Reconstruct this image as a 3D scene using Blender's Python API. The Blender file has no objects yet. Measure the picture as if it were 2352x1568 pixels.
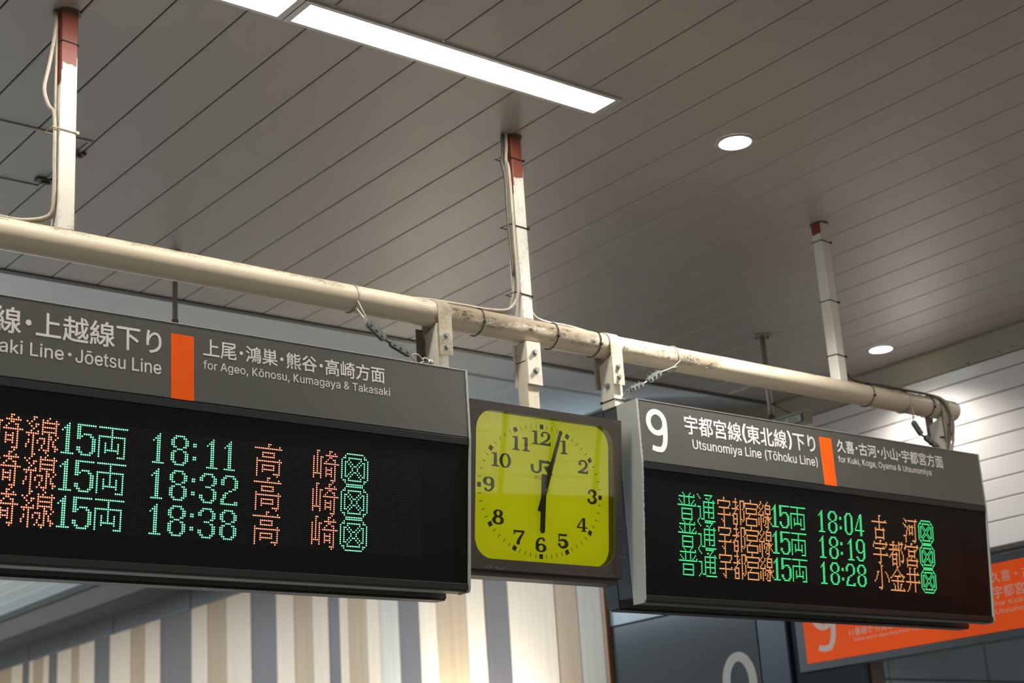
import bpy, bmesh, math, random, os
from mathutils import Vector, Matrix

random.seed(7)
SC = bpy.context.scene
COL = SC.collection
PI = math.pi

# ------------------------------------------------------------------ camera
F_PX, YAW, PITCH, ROLL = 3682.455, math.radians(39.64486), math.radians(17.68841), math.radians(-3.83696)
fw = Vector((math.sin(YAW)*math.cos(PITCH), math.cos(YAW)*math.cos(PITCH), math.sin(PITCH)))
r0 = Vector((math.cos(YAW), -math.sin(YAW), 0)); u0 = r0.cross(fw)
rr = r0*math.cos(ROLL)+u0*math.sin(ROLL); uu = -r0*math.sin(ROLL)+u0*math.cos(ROLL)
cam = bpy.data.cameras.new('camera'); camo = bpy.data.objects.new('camera', cam); COL.objects.link(camo)
cam.sensor_width = 36; cam.lens = 36*F_PX/2352; cam.clip_start = .05; cam.clip_end = 200
M = Matrix((rr, uu, -fw)).transposed().to_4x4(); M.translation = Vector((0, 0, 1.6)); camo.matrix_world = M
cam.dof.use_dof = True; cam.dof.focus_distance = 4.85; cam.dof.aperture_fstop = 3.9
SC.camera = camo

# ------------------------------------------------------------------ world, exposure
W = bpy.data.worlds.new('world'); SC.world = W; W.use_nodes = True
bg = W.node_tree.nodes['Background']; bg.inputs[0].default_value = (.85, .92, 1, 1); bg.inputs[1].default_value = .13
vs = SC.view_settings; vs.view_transform = 'Standard'; vs.look = 'None'; vs.gamma = 1; vs.exposure = 1.2; vs.use_curve_mapping = False
LAMP_E = 15.0       # strip lamp diffusers
DOWN_E = 10.0       # downlight lenses
SPOT_W = 20

def area(name, loc, rot, size, energy, color):
    l = bpy.data.lights.new(name, 'AREA'); l.shape = 'RECTANGLE'; l.size, l.size_y = size; l.energy = energy; l.color = color
    o = bpy.data.objects.new(name, l); COL.objects.link(o); o.location = loc; o.rotation_euler = rot
    return o
# added fill lights outside the frame: far concourse, platform side and blue far end
area('hall_fill', (3.0, 11.5, 3.9), (0, 0, 0), (3.5, 8), 260, (.72, .86, 1))
area('platform_fill', (0.5, -2.2, 3.9), (math.radians(-12), 0, 0), (6, .5), 55, (1, .93, .82))

area('far_end_fill', (2.5, 18.8, 2.0), (math.radians(-104), 0, 0), (7, 3), 95, (.84, .93, 1))

# ------------------------------------------------------------------ materials
def nodes(m):
    m.use_nodes = True; nt = m.node_tree
    return nt, nt.nodes, nt.links, nt.nodes['Principled BSDF']
def mat(name, col, rough=.5, metal=0, spec=.5, var=.0, scale=8, bump=0, bscale=60, coat=0, stretch=(1, 1, 1)):
    m = bpy.data.materials.new(name); nt, N, L, b = nodes(m)
    b.inputs['Base Color'].default_value = (*col, 1); b.inputs['Roughness'].default_value = rough
    b.inputs['Metallic'].default_value = metal; b.inputs['Specular IOR Level'].default_value = spec
    b.inputs['Coat Weight'].default_value = coat
    tc = N.new('ShaderNodeTexCoord'); mp = N.new('ShaderNodeMapping'); mp.inputs['Scale'].default_value = stretch
    L.new(tc.outputs['Object'], mp.inputs[0])
    if var:
        n = N.new('ShaderNodeTexNoise'); n.inputs['Scale'].default_value = scale; n.inputs['Detail'].default_value = 5
        L.new(mp.outputs[0], n.inputs['Vector'])
        mx = N.new('ShaderNodeMix'); mx.data_type = 'RGBA'; mx.blend_type = 'MULTIPLY'; mx.inputs[0].default_value = 1
        cr = N.new('ShaderNodeMapRange'); cr.inputs[1].default_value = .3; cr.inputs[2].default_value = .7
        cr.inputs[3].default_value = 1-var; cr.inputs[4].default_value = 1+var*.4
        L.new(n.outputs[0], cr.inputs[0]); mx.inputs[6].default_value = (*col, 1); L.new(cr.outputs[0], mx.inputs[7])
        L.new(mx.outputs[2], b.inputs['Base Color'])
    if bump:
        n2 = N.new('ShaderNodeTexNoise'); n2.inputs['Scale'].default_value = bscale; n2.inputs['Detail'].default_value = 4
        L.new(mp.outputs[0], n2.inputs['Vector'])
        bp = N.new('ShaderNodeBump'); bp.inputs['Strength'].default_value = bump; bp.inputs['Distance'].default_value = .002
        L.new(n2.outputs[0], bp.inputs['Height']); L.new(bp.outputs[0], b.inputs['Normal'])
    return m
def emit(name, col, e):
    m = bpy.data.materials.new(name); nt, N, L, b = nodes(m)
    b.inputs['Base Color'].default_value = (.02, .02, .02, 1); b.inputs['Emission Color'].default_value = (*col, 1)
    b.inputs['Emission Strength'].default_value = e
    return m
def painted(name, col, dirt, amount=.5, primer=None, z_edge=0, dust_up=True, rough=.45, up=.35, scale=14, stretch=(1, 1, 1), patch=None):
    """Old paint: dirt patches, dust lying on surfaces that face up, and above z_edge (object space) the bare primer."""
    m = bpy.data.materials.new(name); nt, N, L, b = nodes(m); b.inputs['Roughness'].default_value = rough
    tc = N.new('ShaderNodeTexCoord'); mp = N.new('ShaderNodeMapping'); mp.inputs['Scale'].default_value = stretch
    L.new(tc.outputs['Object'], mp.inputs[0])
    n1 = N.new('ShaderNodeTexNoise'); n1.inputs['Scale'].default_value = scale; n1.inputs['Detail'].default_value = 8; n1.inputs['Roughness'].default_value = .7
    n2 = N.new('ShaderNodeTexNoise'); n2.inputs['Scale'].default_value = 260; n2.inputs['Detail'].default_value = 3
    n3 = N.new('ShaderNodeTexNoise'); n3.inputs['Scale'].default_value = 2.6; n3.inputs['Detail'].default_value = 3
    for n in (n1, n2, n3): L.new(mp.outputs[0], n.inputs['Vector'])
    geo = N.new('ShaderNodeNewGeometry'); sx = N.new('ShaderNodeSeparateXYZ'); L.new(geo.outputs['Normal'], sx.inputs[0])
    def math_(op, a, c=None, v=None):
        k = N.new('ShaderNodeMath'); k.operation = op; L.new(a, k.inputs[0])
        if c is not None: L.new(c, k.inputs[1])
        if v is not None: k.inputs[1].default_value = v
        return k.outputs[0]
    s = math_('ADD', n1.outputs[0], math_('MULTIPLY', n2.outputs[0], v=.55))
    s = math_('ADD', s, math_('MULTIPLY', n3.outputs[0], v=.5))
    if dust_up: s = math_('ADD', s, math_('MULTIPLY', sx.outputs[2], v=up))
    if patch:   # stretches where dust has settled thickly: (x0, x1, strength) in object space
        sp = N.new('ShaderNodeSeparateXYZ'); L.new(tc.outputs['Object'], sp.inputs[0])
        for pa, pb, pst in patch:
            k1 = N.new('ShaderNodeMapRange'); k1.inputs[1].default_value = pa-.02; k1.inputs[2].default_value = pa+.02; L.new(sp.outputs[0], k1.inputs[0])
            k2 = N.new('ShaderNodeMapRange'); k2.inputs[1].default_value = pb+.03; k2.inputs[2].default_value = pb-.03; L.new(sp.outputs[0], k2.inputs[0])
            s = math_('ADD', s, math_('MULTIPLY', math_('MULTIPLY', k1.outputs[0], k2.outputs[0]), v=pst))
    r = N.new('ShaderNodeMapRange'); r.inputs[1].default_value = 1.42-amount*.6; r.inputs[2].default_value = 1.62-amount*.45; L.new(s, r.inputs[0])
    mx = N.new('ShaderNodeMix'); mx.data_type = 'RGBA'; mx.inputs[6].default_value = (*col, 1); mx.inputs[7].default_value = (*dirt, 1)
    L.new(r.outputs[0], mx.inputs[0]); out = mx.outputs[2]
    if primer:
        so = N.new('ShaderNodeSeparateXYZ'); L.new(tc.outputs['Object'], so.inputs[0])
        z = math_('ADD', so.outputs[2], math_('MULTIPLY', math_('SUBTRACT', n1.outputs[0], v=.5), v=.05))
        # the side that faces -X was left in primer further down
        z = math_('ADD', z, math_('MULTIPLY', math_('MULTIPLY', sx.outputs[0], v=-1), v=.07))
        g = math_('GREATER_THAN', z, v=z_edge)
        m2 = N.new('ShaderNodeMix'); m2.data_type = 'RGBA'; L.new(g, m2.inputs[0]); L.new(out, m2.inputs[6])
        m3 = N.new('ShaderNodeMix'); m3.data_type = 'RGBA'; m3.inputs[6].default_value = (*primer, 1); m3.inputs[7].default_value = (.30, .2, .15, 1)
        r3 = N.new('ShaderNodeMath'); r3.operation = 'MULTIPLY'; L.new(r.outputs[0], r3.inputs[0]); r3.inputs[1].default_value = .35; L.new(r3.outputs[0], m3.inputs[0])
        L.new(m3.outputs[2], m2.inputs[7]); out = m2.outputs[2]
    L.new(out, b.inputs['Base Color'])
    rg = N.new('ShaderNodeMapRange'); rg.inputs[3].default_value = rough; rg.inputs[4].default_value = .95
    L.new(r.outputs[0], rg.inputs[0]); L.new(rg.outputs[0], b.inputs['Roughness'])
    bp = N.new('ShaderNodeBump'); bp.inputs['Strength'].default_value = .5; bp.inputs['Distance'].default_value = .0015
    L.new(s, bp.inputs['Height']); L.new(bp.outputs[0], b.inputs['Normal'])
    return m

def wood(name, c1, c2):
    m = bpy.data.materials.new(name); nt, N, L, b = nodes(m); b.inputs['Roughness'].default_value = .45
    tc = N.new('ShaderNodeTexCoord'); mp = N.new('ShaderNodeMapping'); mp.inputs['Scale'].default_value = (1, 34, .7)
    L.new(tc.outputs['Object'], mp.inputs[0]); n = N.new('ShaderNodeTexNoise'); n.inputs['Scale'].default_value = 1.2; n.inputs['Detail'].default_value = 6
    L.new(mp.outputs[0], n.inputs['Vector']); r = N.new('ShaderNodeMapRange'); r.inputs[1].default_value = .3; r.inputs[2].default_value = .7; L.new(n.outputs[0], r.inputs[0])
    mx = N.new('ShaderNodeMix'); mx.data_type = 'RGBA'; mx.inputs[6].default_value = (*c1, 1); mx.inputs[7].default_value = (*c2, 1)
    L.new(r.outputs[0], mx.inputs[0]); L.new(mx.outputs[2], b.inputs['Base Color'])
    return m

MT = dict(
    ceil=mat('painted_aluminium', (.335, .298, .258), .38, 0, .9, .06, 1.5),
    ceil_far=mat('daylight_tinted_aluminium', (.50, .56, .575), .35, 0, .5, .05, 1.5),  # bluish tint puts the far daylight into the colour
    strip=mat('smooth_panel', (.50, .50, .50), .38, 0, .5, .06, 1.2),
    fascia=mat('beige_fascia', (.33, .285, .20), .45, 0, .5, .10, 2),
    back=mat('ceiling_void', (.03, .026, .02), .8),
    soffit=mat('dark_brown_fascia', (.12, .098, .078), .5),
    seal=mat('dark_trim', (.055, .048, .04), .5),
    plank=mat('white_wall_plank', (.78, .72, .68), .38, 0, .5, .05, 1.5),
    concrete=mat('concrete', (.30, .28, .26), .8, 0, .3, .25, 3, .3, 30),
    tiledark=mat('dark_tile', (.050, .044, .040), .35, 0, .5, .2, 3),
    grout=mat('grey_grout', (.16, .155, .15), .8),
    woodl=wood('pale_wood', (.60, .455, .315), (.52, .38, .245)),
    woodm=wood('brown_wood', (.37, .235, .115), (.29, .175, .08)),
    woodd=wood('dark_panel', (.078, .054, .042), (.064, .044, .035)),
    woodtrim=mat('brown_wood_trim', (.30, .13, .035), .4, 0, .5, .2, 6),
    tealglass=mat('grey_glass_panel', (.30, .37, .39), .22, 0, .6, .15, 1.5),
    blackglass=mat('dark_gloss_panel', (.050, .056, .056), .14, 0, .6, .1, 2),
    navy=mat('navy_panel', (.012, .018, .030), .3),
    tilegrey=mat('grey_wall_tile', (.26, .32, .33), .35, 0, .5, .12, 1.2),
    brownstrip=mat('brown_strip', (.10, .065, .045), .5),
    frame_dark=mat('dark_frame', (.030, .029, .028), .4),
    alu=mat('aluminium_frame', (.55, .53, .50), .35, .6),
    alu_dull=mat('dull_aluminium', (.33, .29, .25), .4, .3),
    lamp=emit('lamp_diffuser', (1, .955, .87), LAMP_E),
    down=emit('downlight_lens', (.93, 1, .95), DOWN_E),
    zinc=mat('zinc_plated_steel', (.40, .40, .37), .38, .75, .5, .3, 80),
    zincd=mat('dull_zinc_clamp', (.20, .215, .19), .45, .5, .5, .35, 90),
    wire=mat('steel_wire', (.42, .37, .30), .4, .7),
    tie=mat('black_cable_tie', (.012, .012, .012), .35),
    tiew=mat('painted_cable_tie', (.55, .48, .33), .5),
    cable=painted('dusty_cable', (.42, .37, .29), (.20, .165, .12), .55, up=.15),
    cabled=painted('dark_dusty_cable', (.10, .085, .065), (.16, .13, .10), .5, up=.15),
    dust=mat('dust_fluff', (.36, .305, .225), .95, 0, .1, .3, 40),
    pipe=painted('cream_painted_pipe', (.60, .515, .375), (.235, .185, .125), .40, up=.40, scale=12, stretch=(.45, 1, 1), patch=((.045, .74, .34), (.82, 1.31, .30))),
    bracket=painted('cream_bracket', (.55, .475, .36), (.29, .24, .175), .85),
    hanger=painted('cream_hanger', (.62, .56, .45), (.36, .3, .22), .12, dust_up=False),
    clockpost=painted('cream_clock_post', (.60, .53, .40), (.27, .20, .12), .62, dust_up=False),
    board=mat('grey_board_casing', (.088, .088, .074), .42, .15, .5, .06, 3),
    boardplate=mat('grey_end_plate_glare', (.40, .41, .36), .42, .15, .5, .05, 3),  # glare on the plates is put into the paler grey
    bezel=mat('black_bezel', (.010, .010, .010), .35),
    screen=mat('black_screen', (.004, .0045, .0045), .42, 0, .14),
    rail=mat('black_rail', (.022, .022, .018), .38, .2),
    spine=mat('dark_spine', (.035, .035, .032), .45),
    letter=mat('white_lettering', (.76, .72, .70), .5),
    orange=mat('orange_vinyl', (.98, .125, .008), .6, 0, .1, .05, 20),
    sgreen1=emit('led_green_core', (.55, 1, .80), 1.15), sgreen2=emit('led_green_rim', (.0, .75, .28), .55),
    sred1=emit('led_red_core', (1, .62, .38), 1.1), sred2=emit('led_red_rim', (1, .10, .03), .55),
    tgreen1=emit('led_bright_green_core', (.09, 1, .36), .62), tgreen2=emit('led_bright_green_rim', (.0, .8, .16), .38),
    torange1=emit('led_orange_core', (1, .52, .18), .6), torange2=emit('led_orange_rim', (1, .28, .05), .36),
    unlit=mat('unlit_led', (.045, .043, .042), .4),
    unlit2=mat('unlit_led_dim', (.022, .018, .015), .4),
    case=mat('brown_clock_case', (.052, .040, .031), .42, 0, .5, .15, 6, .1, 300),
    dial=mat('yellow_green_dial', (.50, .50, .0), .5, 0, .3, .03, 3),
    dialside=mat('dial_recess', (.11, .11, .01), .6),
    numeral=mat('dark_numeral', (.060, .050, .018), .6),
    logo=mat('green_emblem', (.045, .12, .045), .5),
    hand=mat('dark_hand', (.030, .028, .022), .45),
    capm=mat('pale_hub', (.55, .55, .42), .4),
    signorange=emit('dim_orange_lightbox', (.60, .065, .006), 1.0),
    signletter=emit('lightbox_lettering', (.36, .25, .17), .9),
    green=mat('green_frame', (.01, .09, .04), .5),
    whitep=mat('white_sign_face', (.42, .40, .34), .5),
    nine=mat('cream_numeral', (.36, .31, .25), .5),
    litpanel=emit('backlit_panel', (1, .97, .90), .8),
    scratch=mat('bare_scratch', (.5, .47, .43), .5),
)
b = MT['signorange'].node_tree.nodes['Principled BSDF']; b.inputs['Emission Strength'].default_value = .20; b.inputs['Base Color'].default_value = (.6, .06, .005, 1)
b.inputs['Specular IOR Level'].default_value = .15; b.inputs['Roughness'].default_value = .7
b = MT['signletter'].node_tree.nodes['Principled BSDF']; b.inputs['Emission Strength'].default_value = .17; b.inputs['Base Color'].default_value = (.34, .27, .22, 1)
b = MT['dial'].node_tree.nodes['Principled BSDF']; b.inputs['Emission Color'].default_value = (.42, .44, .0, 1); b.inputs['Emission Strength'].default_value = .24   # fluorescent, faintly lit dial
glass = bpy.data.materials.new('clear_glass'); nt, N, L, b = nodes(glass)
N.remove(b); tr = N.new('ShaderNodeBsdfTransparent'); gl = N.new('ShaderNodeBsdfGlossy'); gl.inputs['Roughness'].default_value = .02
fr = N.new('ShaderNodeFresnel'); fr.inputs[0].default_value = 1.9; mxs = N.new('ShaderNodeMixShader')
L.new(fr.outputs[0], mxs.inputs[0]); L.new(tr.outputs[0], mxs.inputs[1]); L.new(gl.outputs[0], mxs.inputs[2]); L.new(mxs.outputs[0], N['Material Output'].inputs[0])
MT['glass'] = glass

# ------------------------------------------------------------------ mesh helpers (all coordinates are world metres)
def new_bm(): return bmesh.new()
def tag(o, label=None, cat=None, group=None, kind=None):
    if label: o['label'] = label
    if cat: o['category'] = cat
    if group: o['group'] = group
    if kind: o['kind'] = kind
    return o
WORLDPOS = {}
def wpos(o):
    return WORLDPOS.get(o.name, Vector((0, 0, 0)))
def thing(name, label, cat, loc, group=None, kind=None):
    o = bpy.data.objects.new(name, None); COL.objects.link(o); o.location = loc; o.empty_display_size = .1
    WORLDPOS[o.name] = Vector(loc)
    return tag(o, label, cat, group, kind)
def obj(name, bm, m, parent=None, smooth=False, bevel=0, origin=None, label=None, kind=None):
    """Link a bmesh given in world coordinates as one mesh object; its origin is the parent's origin unless given."""
    org = Vector(origin) if origin is not None else (wpos(parent) if parent else Vector((0, 0, 0)))
    bmesh.ops.translate(bm, vec=-org, verts=bm.verts)
    bmesh.ops.recalc_face_normals(bm, faces=bm.faces)
    me = bpy.data.meshes.new(name); bm.to_mesh(me); bm.free()
    for x in (m if isinstance(m, (list, tuple)) else [m]): me.materials.append(x)
    if smooth:
        for p in me.polygons: p.use_smooth = True
    o = bpy.data.objects.new(name, me); COL.objects.link(o)
    if parent: o.parent = parent; o.location = org-wpos(parent)
    else: o.location = org
    WORLDPOS[o.name] = org
    if bevel:
        md = o.modifiers.new('bevel', 'BEVEL'); md.width = bevel; md.segments = 2; md.limit_method = 'ANGLE'
    return tag(o, label, kind=kind)
def box(bm, x0, x1, y0, y1, z0, z1, mi=0):
    v = [bm.verts.new((x, y, z)) for x in (x0, x1) for y in (y0, y1) for z in (z0, z1)]
    for f in ((0, 1, 3, 2), (4, 6, 7, 5), (0, 4, 5, 1), (2, 3, 7, 6), (0, 2, 6, 4), (1, 5, 7, 3)):
        bm.faces.new([v[i] for i in f]).material_index = mi
    return bm
def bx(*a): return box(new_bm(), *a)
def prism(bm, prof, a0, a1, axis='X', mi=0):
    """extrude a 2D profile; axis X: profile is (y,z); axis Y: (x,z)"""
    def P(p, a): return (a, p[0], p[1]) if axis == 'X' else (p[0], a, p[1])
    A = [bm.verts.new(P(p, a0)) for p in prof]; B = [bm.verts.new(P(p, a1)) for p in prof]
    n = len(prof)
    bm.faces.new(A).material_index = mi; bm.faces.new(B[::-1]).material_index = mi
    for i in range(n): bm.faces.new((A[i], A[(i+1) % n], B[(i+1) % n], B[i])).material_index = mi
    return bm
def tube(bm, pts, r, n=10, caps=True, closed=False, squash=1):
    pts = [Vector(p) for p in pts]; rings = []; N_ = len(pts); up = None
    for i, p in enumerate(pts):
        a = pts[(i-1) % N_] if (i or closed) else p; c = pts[(i+1) % N_] if (i < N_-1 or closed) else p
        t = (c-a).normalized()
        if up is None: up = t.orthogonal().normalized()
        up = (up-t*up.dot(t)).normalized(); s = t.cross(up)
        ri = r[i] if isinstance(r, (list, tuple)) else r
        rings.append([bm.verts.new(p+(up*math.cos(2*PI*k/n)+s*math.sin(2*PI*k/n)*squash)*ri) for k in range(n)])
    m = N_ if closed else N_-1
    for i in range(m):
        A, B = rings[i], rings[(i+1) % N_]
        if closed and i == m-1:
            off = min(range(n), key=lambda q: (A[0].co-B[q].co).length); B = B[off:]+B[:off]
        for k in range(n): bm.faces.new((A[k], A[(k+1) % n], B[(k+1) % n], B[k]))
    if caps and not closed: bm.faces.new(rings[0]); bm.faces.new(rings[-1][::-1])
    return bm
def curve_pts(ctrl, k=8):
    """Catmull-Rom through the control points"""
    c = [Vector(p) for p in ctrl]; c = [c[0]*2-c[1]]+c+[c[-1]*2-c[-2]]; out = []
    for i in range(1, len(c)-2):
        for j in range(k):
            t = j/k; a, b_, d, e = c[i-1], c[i], c[i+1], c[i+2]
            out.append(.5*((2*b_)+(d-a)*t+(2*a-5*b_+4*d-e)*t*t+(-a+3*b_-3*d+e)*t**3))
    out.append(c[-2]); return out
def ring_pts(cy, cz, r, x, n=28, dx=0, a0=0, a1=2*PI):
    full = abs(a1-a0-2*PI) < 1e-6
    return [(x+dx*math.sin(a0+(a1-a0)*i/n), cy+r*math.cos(a0+(a1-a0)*i/n), cz+r*math.sin(a0+(a1-a0)*i/n)) for i in range(n if full else n+1)]
def cyl(bm, p0, p1, r, n=16): return tube(bm, [p0, p1], r, n)
def bolt_bm(c, axis, r=.0075, h=.007):
    """hexagon head, washer and a short shank along a unit axis"""
    bm = new_bm(); c = Vector(c); a = Vector(axis)
    cyl(bm, c-a*.001, c+a*.0022, r*1.35, 16); cyl(bm, c+a*.0022, c+a*(.0022+h), r, 6)
    return bm

def fluff(name, lines, n, spread, parent, m=None, length=.008, wid=.0003, seed=1):
    """short curled dust fibres caught in clumps along the given poly-lines"""
    rnd = random.Random(seed); verts = []; faces = []
    segs = [(Vector(l[i]), Vector(l[i+1])) for l in lines for i in range(len(l)-1)]
    wts = [max((b_-a).length, 1e-6)*rnd.choice((.25, .6, 1, 2.2)) for a, b_ in segs]
    org = wpos(parent) if parent else Vector((0, 0, 0)); n = int(n*1.25)
    G_ = lambda: Vector((rnd.gauss(0, 1), rnd.gauss(0, 1), rnd.gauss(0, 1))).normalized()
    while n > 0:
        a, b_ = rnd.choices(segs, wts)[0]; c0 = a.lerp(b_, rnd.random()); d0 = G_()
        for _ in range(rnd.randint(2, 9)):
            n -= 1; d = (d0+G_()*.5).normalized(); p = c0+G_()*.0022+d*spread*(.80+.22*rnd.random())
            t = (G_()+d*.2).normalized(); s = t.orthogonal().normalized()*wid*(.6+rnd.random()); L_ = length*(.25+.6*rnd.random()); q = len(verts)
            c1 = G_()*L_*.3; c2 = G_()*L_*.45
            pts = [p, p+t*L_*.35+c1*.5, p+t*L_*.65+c1, p+t*L_*.8+c2]
            for i, w in enumerate((1, 1, .8)): verts += [pts[i]-s*w-org, pts[i]+s*w-org]
            verts.append(pts[3]-org); faces += [(q, q+1, q+3, q+2), (q+2, q+3, q+5, q+4), (q+4, q+5, q+6)]
    me = bpy.data.meshes.new(name); me.from_pydata([tuple(v) for v in verts], [], faces); me.materials.append(m or MT['dust'])
    o = bpy.data.objects.new(name, me); COL.objects.link(o)
    if parent: o.parent = parent
    tag(o, kind='stuff'); return o

# ------------------------------------------------------------------ flat lettering
def nine(name, bbox, frame, m, parent, hw=.105):
    """large grotesque 9: closed oval loop, stem bending into an open hook"""
    u0_, u1_, v1_, v0_ = bbox; w, h = u1_-u0_, v1_-v0_; H = hw*w; bm = new_bm()
    F = lambda a, c_: (u0_+a, v0_+c_)
    cx_, rx = w/2, w/2-H; ry = .315*h-H; cy_ = h-H-ry
    p = [F(cx_+rx*math.cos(2*PI*i/40), cy_+ry*math.sin(2*PI*i/40)) for i in range(41)]; ribbon(bm, p, [H*(.86+.14*abs(math.cos(2*PI*i/40))) for i in range(41)], frame, .0002)
    q = [F(w-H, cy_), F(w-H*1.0, cy_-.12*h), F(w-H*1.12, cy_-.24*h)]
    yb = H*.9; ex, ey = w*.30, cy_-.24*h-yb
    c0 = w-H*1.12-ex
    q += [F(c0+ex*math.cos(a), cy_-.24*h-(ey)*math.sin(a)) for a in [PI/2*i/12 for i in range(1, 13)]]
    q += [F(w*.38, yb+.002*h), F(w*.20, yb+.028*h)]
    ribbon(bm, q, [H]*3+[H*(1-.12*i/12) for i in range(1, 13)]+[H*.86, H*.86], frame, .00024)
    return obj(name, bm, m, parent)
_fonts = {}
def font(fn):
    if fn is None: return None
    if fn not in _fonts:
        try: _fonts[fn] = bpy.data.fonts.load(os.path.join(bpy.utils.system_resource('DATAFILES', path='fonts'), fn))
        except Exception: _fonts[fn] = None
    return _fonts[fn]
_glyphs = {}
def text_mesh(t_, f, res=4):
    c = bpy.data.curves.new('text', 'FONT'); c.body = t_; c.size = 1; c.resolution_u = res
    if f: c.font = f
    o = bpy.data.objects.new('text', c); COL.objects.link(o); bpy.context.view_layer.update()
    dg = bpy.context.evaluated_depsgraph_get(); me = bpy.data.meshes.new_from_object(o.evaluated_get(dg))
    bpy.data.objects.remove(o); bpy.data.curves.remove(c); return me
def glyph(ch, f):
    """vertices and faces of one character; of several fillings a complete one is taken"""
    if ch in 'kK' and f is not None:      # this pair fills badly in the outline font: take the built-in face, fitted to its size
        if (ch, 'fit') not in _glyphs:
            me = text_mesh(ch, f, 3); xs = [v.co.x for v in me.vertices]; ys = [v.co.y for v in me.vertices]; bpy.data.meshes.remove(me)
            ar, vv, fs = glyph(ch, None); xa = [v.x for v in vv]; ya = [v.y for v in vv]
            kx = (max(xs)-min(xs))/(max(xa)-min(xa)); ky = (max(ys)-min(ys))/(max(ya)-min(ya))
            _glyphs[(ch, 'fit')] = (ar, [Vector((min(xs)+(v.x-min(xa))*kx, min(ys)+(v.y-min(ya))*ky)) for v in vv], fs)
        return _glyphs[(ch, 'fit')]
    k = (ch, f.name if f else '')
    if k not in _glyphs:
        tries = []
        for res in (3, 4, 5, 6, 2, 12):
            me = text_mesh(ch, f, res)
            tries.append((sum(p.area for p in me.polygons), [v.co.to_2d() for v in me.vertices], [tuple(p.vertices) for p in me.polygons])); bpy.data.meshes.remove(me)
        good = [t for t in tries if t[0] > .8*max(q[0] for q in tries)]      # drop fillings that lost a part
        best = max(good, key=lambda t: t[0])
        _glyphs[k] = best
    return _glyphs[k]
def lettering(name, s, bbox, frame, m, parent, fn=None, bold=.0, thick=.0002):
    """text fitted into bbox=(u0,u1,v1,v0) of the plane frame(u,v,w)->world, as one thin mesh; bold thickens the strokes"""
    f = font(fn); V, Fc = [], []; Wd = []
    for i, ch in enumerate(s):
        if ch == ' ': continue
        ar, vs_, fs = glyph(ch, f)
        me = text_mesh(s[:i+1], f, 2); right = max(v.co.x for v in me.vertices); bpy.data.meshes.remove(me)
        dx = right-max(v.x for v in vs_)
        shifts = [(0, 0)] if not bold else [(bold*math.cos(a), bold*math.sin(a)) for a in [PI/3*k for k in range(6)]]+[(0, 0)]
        for n_, (sx, sy) in enumerate(shifts):
            for q_, p in enumerate(fs):
                q = len(V); V += [(vs_[j].x+dx+sx, vs_[j].y+sy) for j in p]; Fc.append(tuple(range(q, q+len(p))))
                Wd += [n_*2.2e-5+(q_ % 5)*4e-6]*len(p)
    xs = [v[0] for v in V]; ys = [v[1] for v in V]; x0, x1, y0, y1 = min(xs), max(xs), min(ys), max(ys)
    u0_, u1_, v1_, v0_ = bbox; org = wpos(parent)
    me = bpy.data.meshes.new(name)
    me.from_pydata([tuple(Vector(frame(u0_+(x-x0)/(x1-x0)*(u1_-u0_), v0_+(y-y0)/(y1-y0)*(v1_-v0_), thick+w_))-org) for (x, y), w_ in zip(V, Wd)], [], Fc)
    me.materials.append(m); o = bpy.data.objects.new(name, me); COL.objects.link(o); o.parent = parent; WORLDPOS[o.name] = org
    return o
def poly(bm, pts, frame, w=.0):
    vs_ = [bm.verts.new(frame(u, v, w)) for u, v in pts]
    try: bm.faces.new(vs_)
    except Exception: pass
def ribbon(bm, pts, wd, frame, w=0, c=None):
    """flat stroke of varying half-width"""
    P_ = [Vector(p).to_2d() for p in pts]; L_, R_ = [], []
    for i, p in enumerate(P_):
        t = (P_[min(i+1, len(P_)-1)]-P_[max(i-1, 0)]).normalized(); n = Vector((-t.y, t.x)); h = wd[i]
        L_.append(bm.verts.new(frame(*(p+n*h), w))); R_.append(bm.verts.new(frame(*(p-n*h), w)))
    for i in range(len(P_)-1): bm.faces.new((L_[i], L_[i+1], R_[i+1], R_[i]))
def disc(bm, u, v, r, frame, w=0, n=16, ry=None):
    poly(bm, [(u+r*math.cos(2*PI*i/n), v+(ry or r)*math.sin(2*PI*i/n)) for i in range(n)], frame, w)

# ================================================================== THE SETTING
PITCHX, X0 = .2037, 1.744
ZC = 4.04
floor = obj('floor', bx(-6, 16, -6, 20, -.2, 0), MT['concrete']); tag(floor, kind='structure')

# --- platform ceiling: dark void board with separate planks below it
ceil = obj('ceiling', bx(-3.0, 7.06, -3.5, 6.10, ZC+.016, ZC+.05), MT['back'], origin=(0, 0, ZC)); tag(ceil, kind='structure')
def plank_mesh(name, w, length, t, m, ch=.0022):
    """plank running along +Y from 0, width along X, face at z=0 looking down, with chamfered long edges"""
    bm = new_bm(); g = .0024
    prism(bm, [(g, t), (g, ch), (g+ch, 0), (w-g-ch, 0), (w-g, ch), (w-g, t)], 0, length, 'Y')
    bmesh.ops.recalc_face_normals(bm, faces=bm.faces)
    me = bpy.data.meshes.new(name); bm.to_mesh(me); bm.free(); me.materials.append(m); return me
me = plank_mesh('plank', PITCHX, 9.6, .015, MT['ceil'])
for k in range(-23, 26):
    o = bpy.data.objects.new('plank', me); COL.objects.link(o); o.parent = ceil
    o.location = (X0+PITCHX*k, -3.5, 0)

wc = obj('wall_dark_backdrop', bx(9.0, 9.2, -6, 2.6, 0, 4.1), MT['tiledark']); tag(wc, kind='structure')  # unseen wall, added to darken the clock glass reflection
wd_ = obj('wall_partition', bx(7.2, 9.2, 2.45, 2.6, 0, 4.1), MT['tiledark']); tag(wd_, kind='structure')
wn = obj('ceiling', bx(7.2, 9.0, -6, 2.45, 4.05, 4.15), MT['ceil']); tag(wn, kind='structure')
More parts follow.
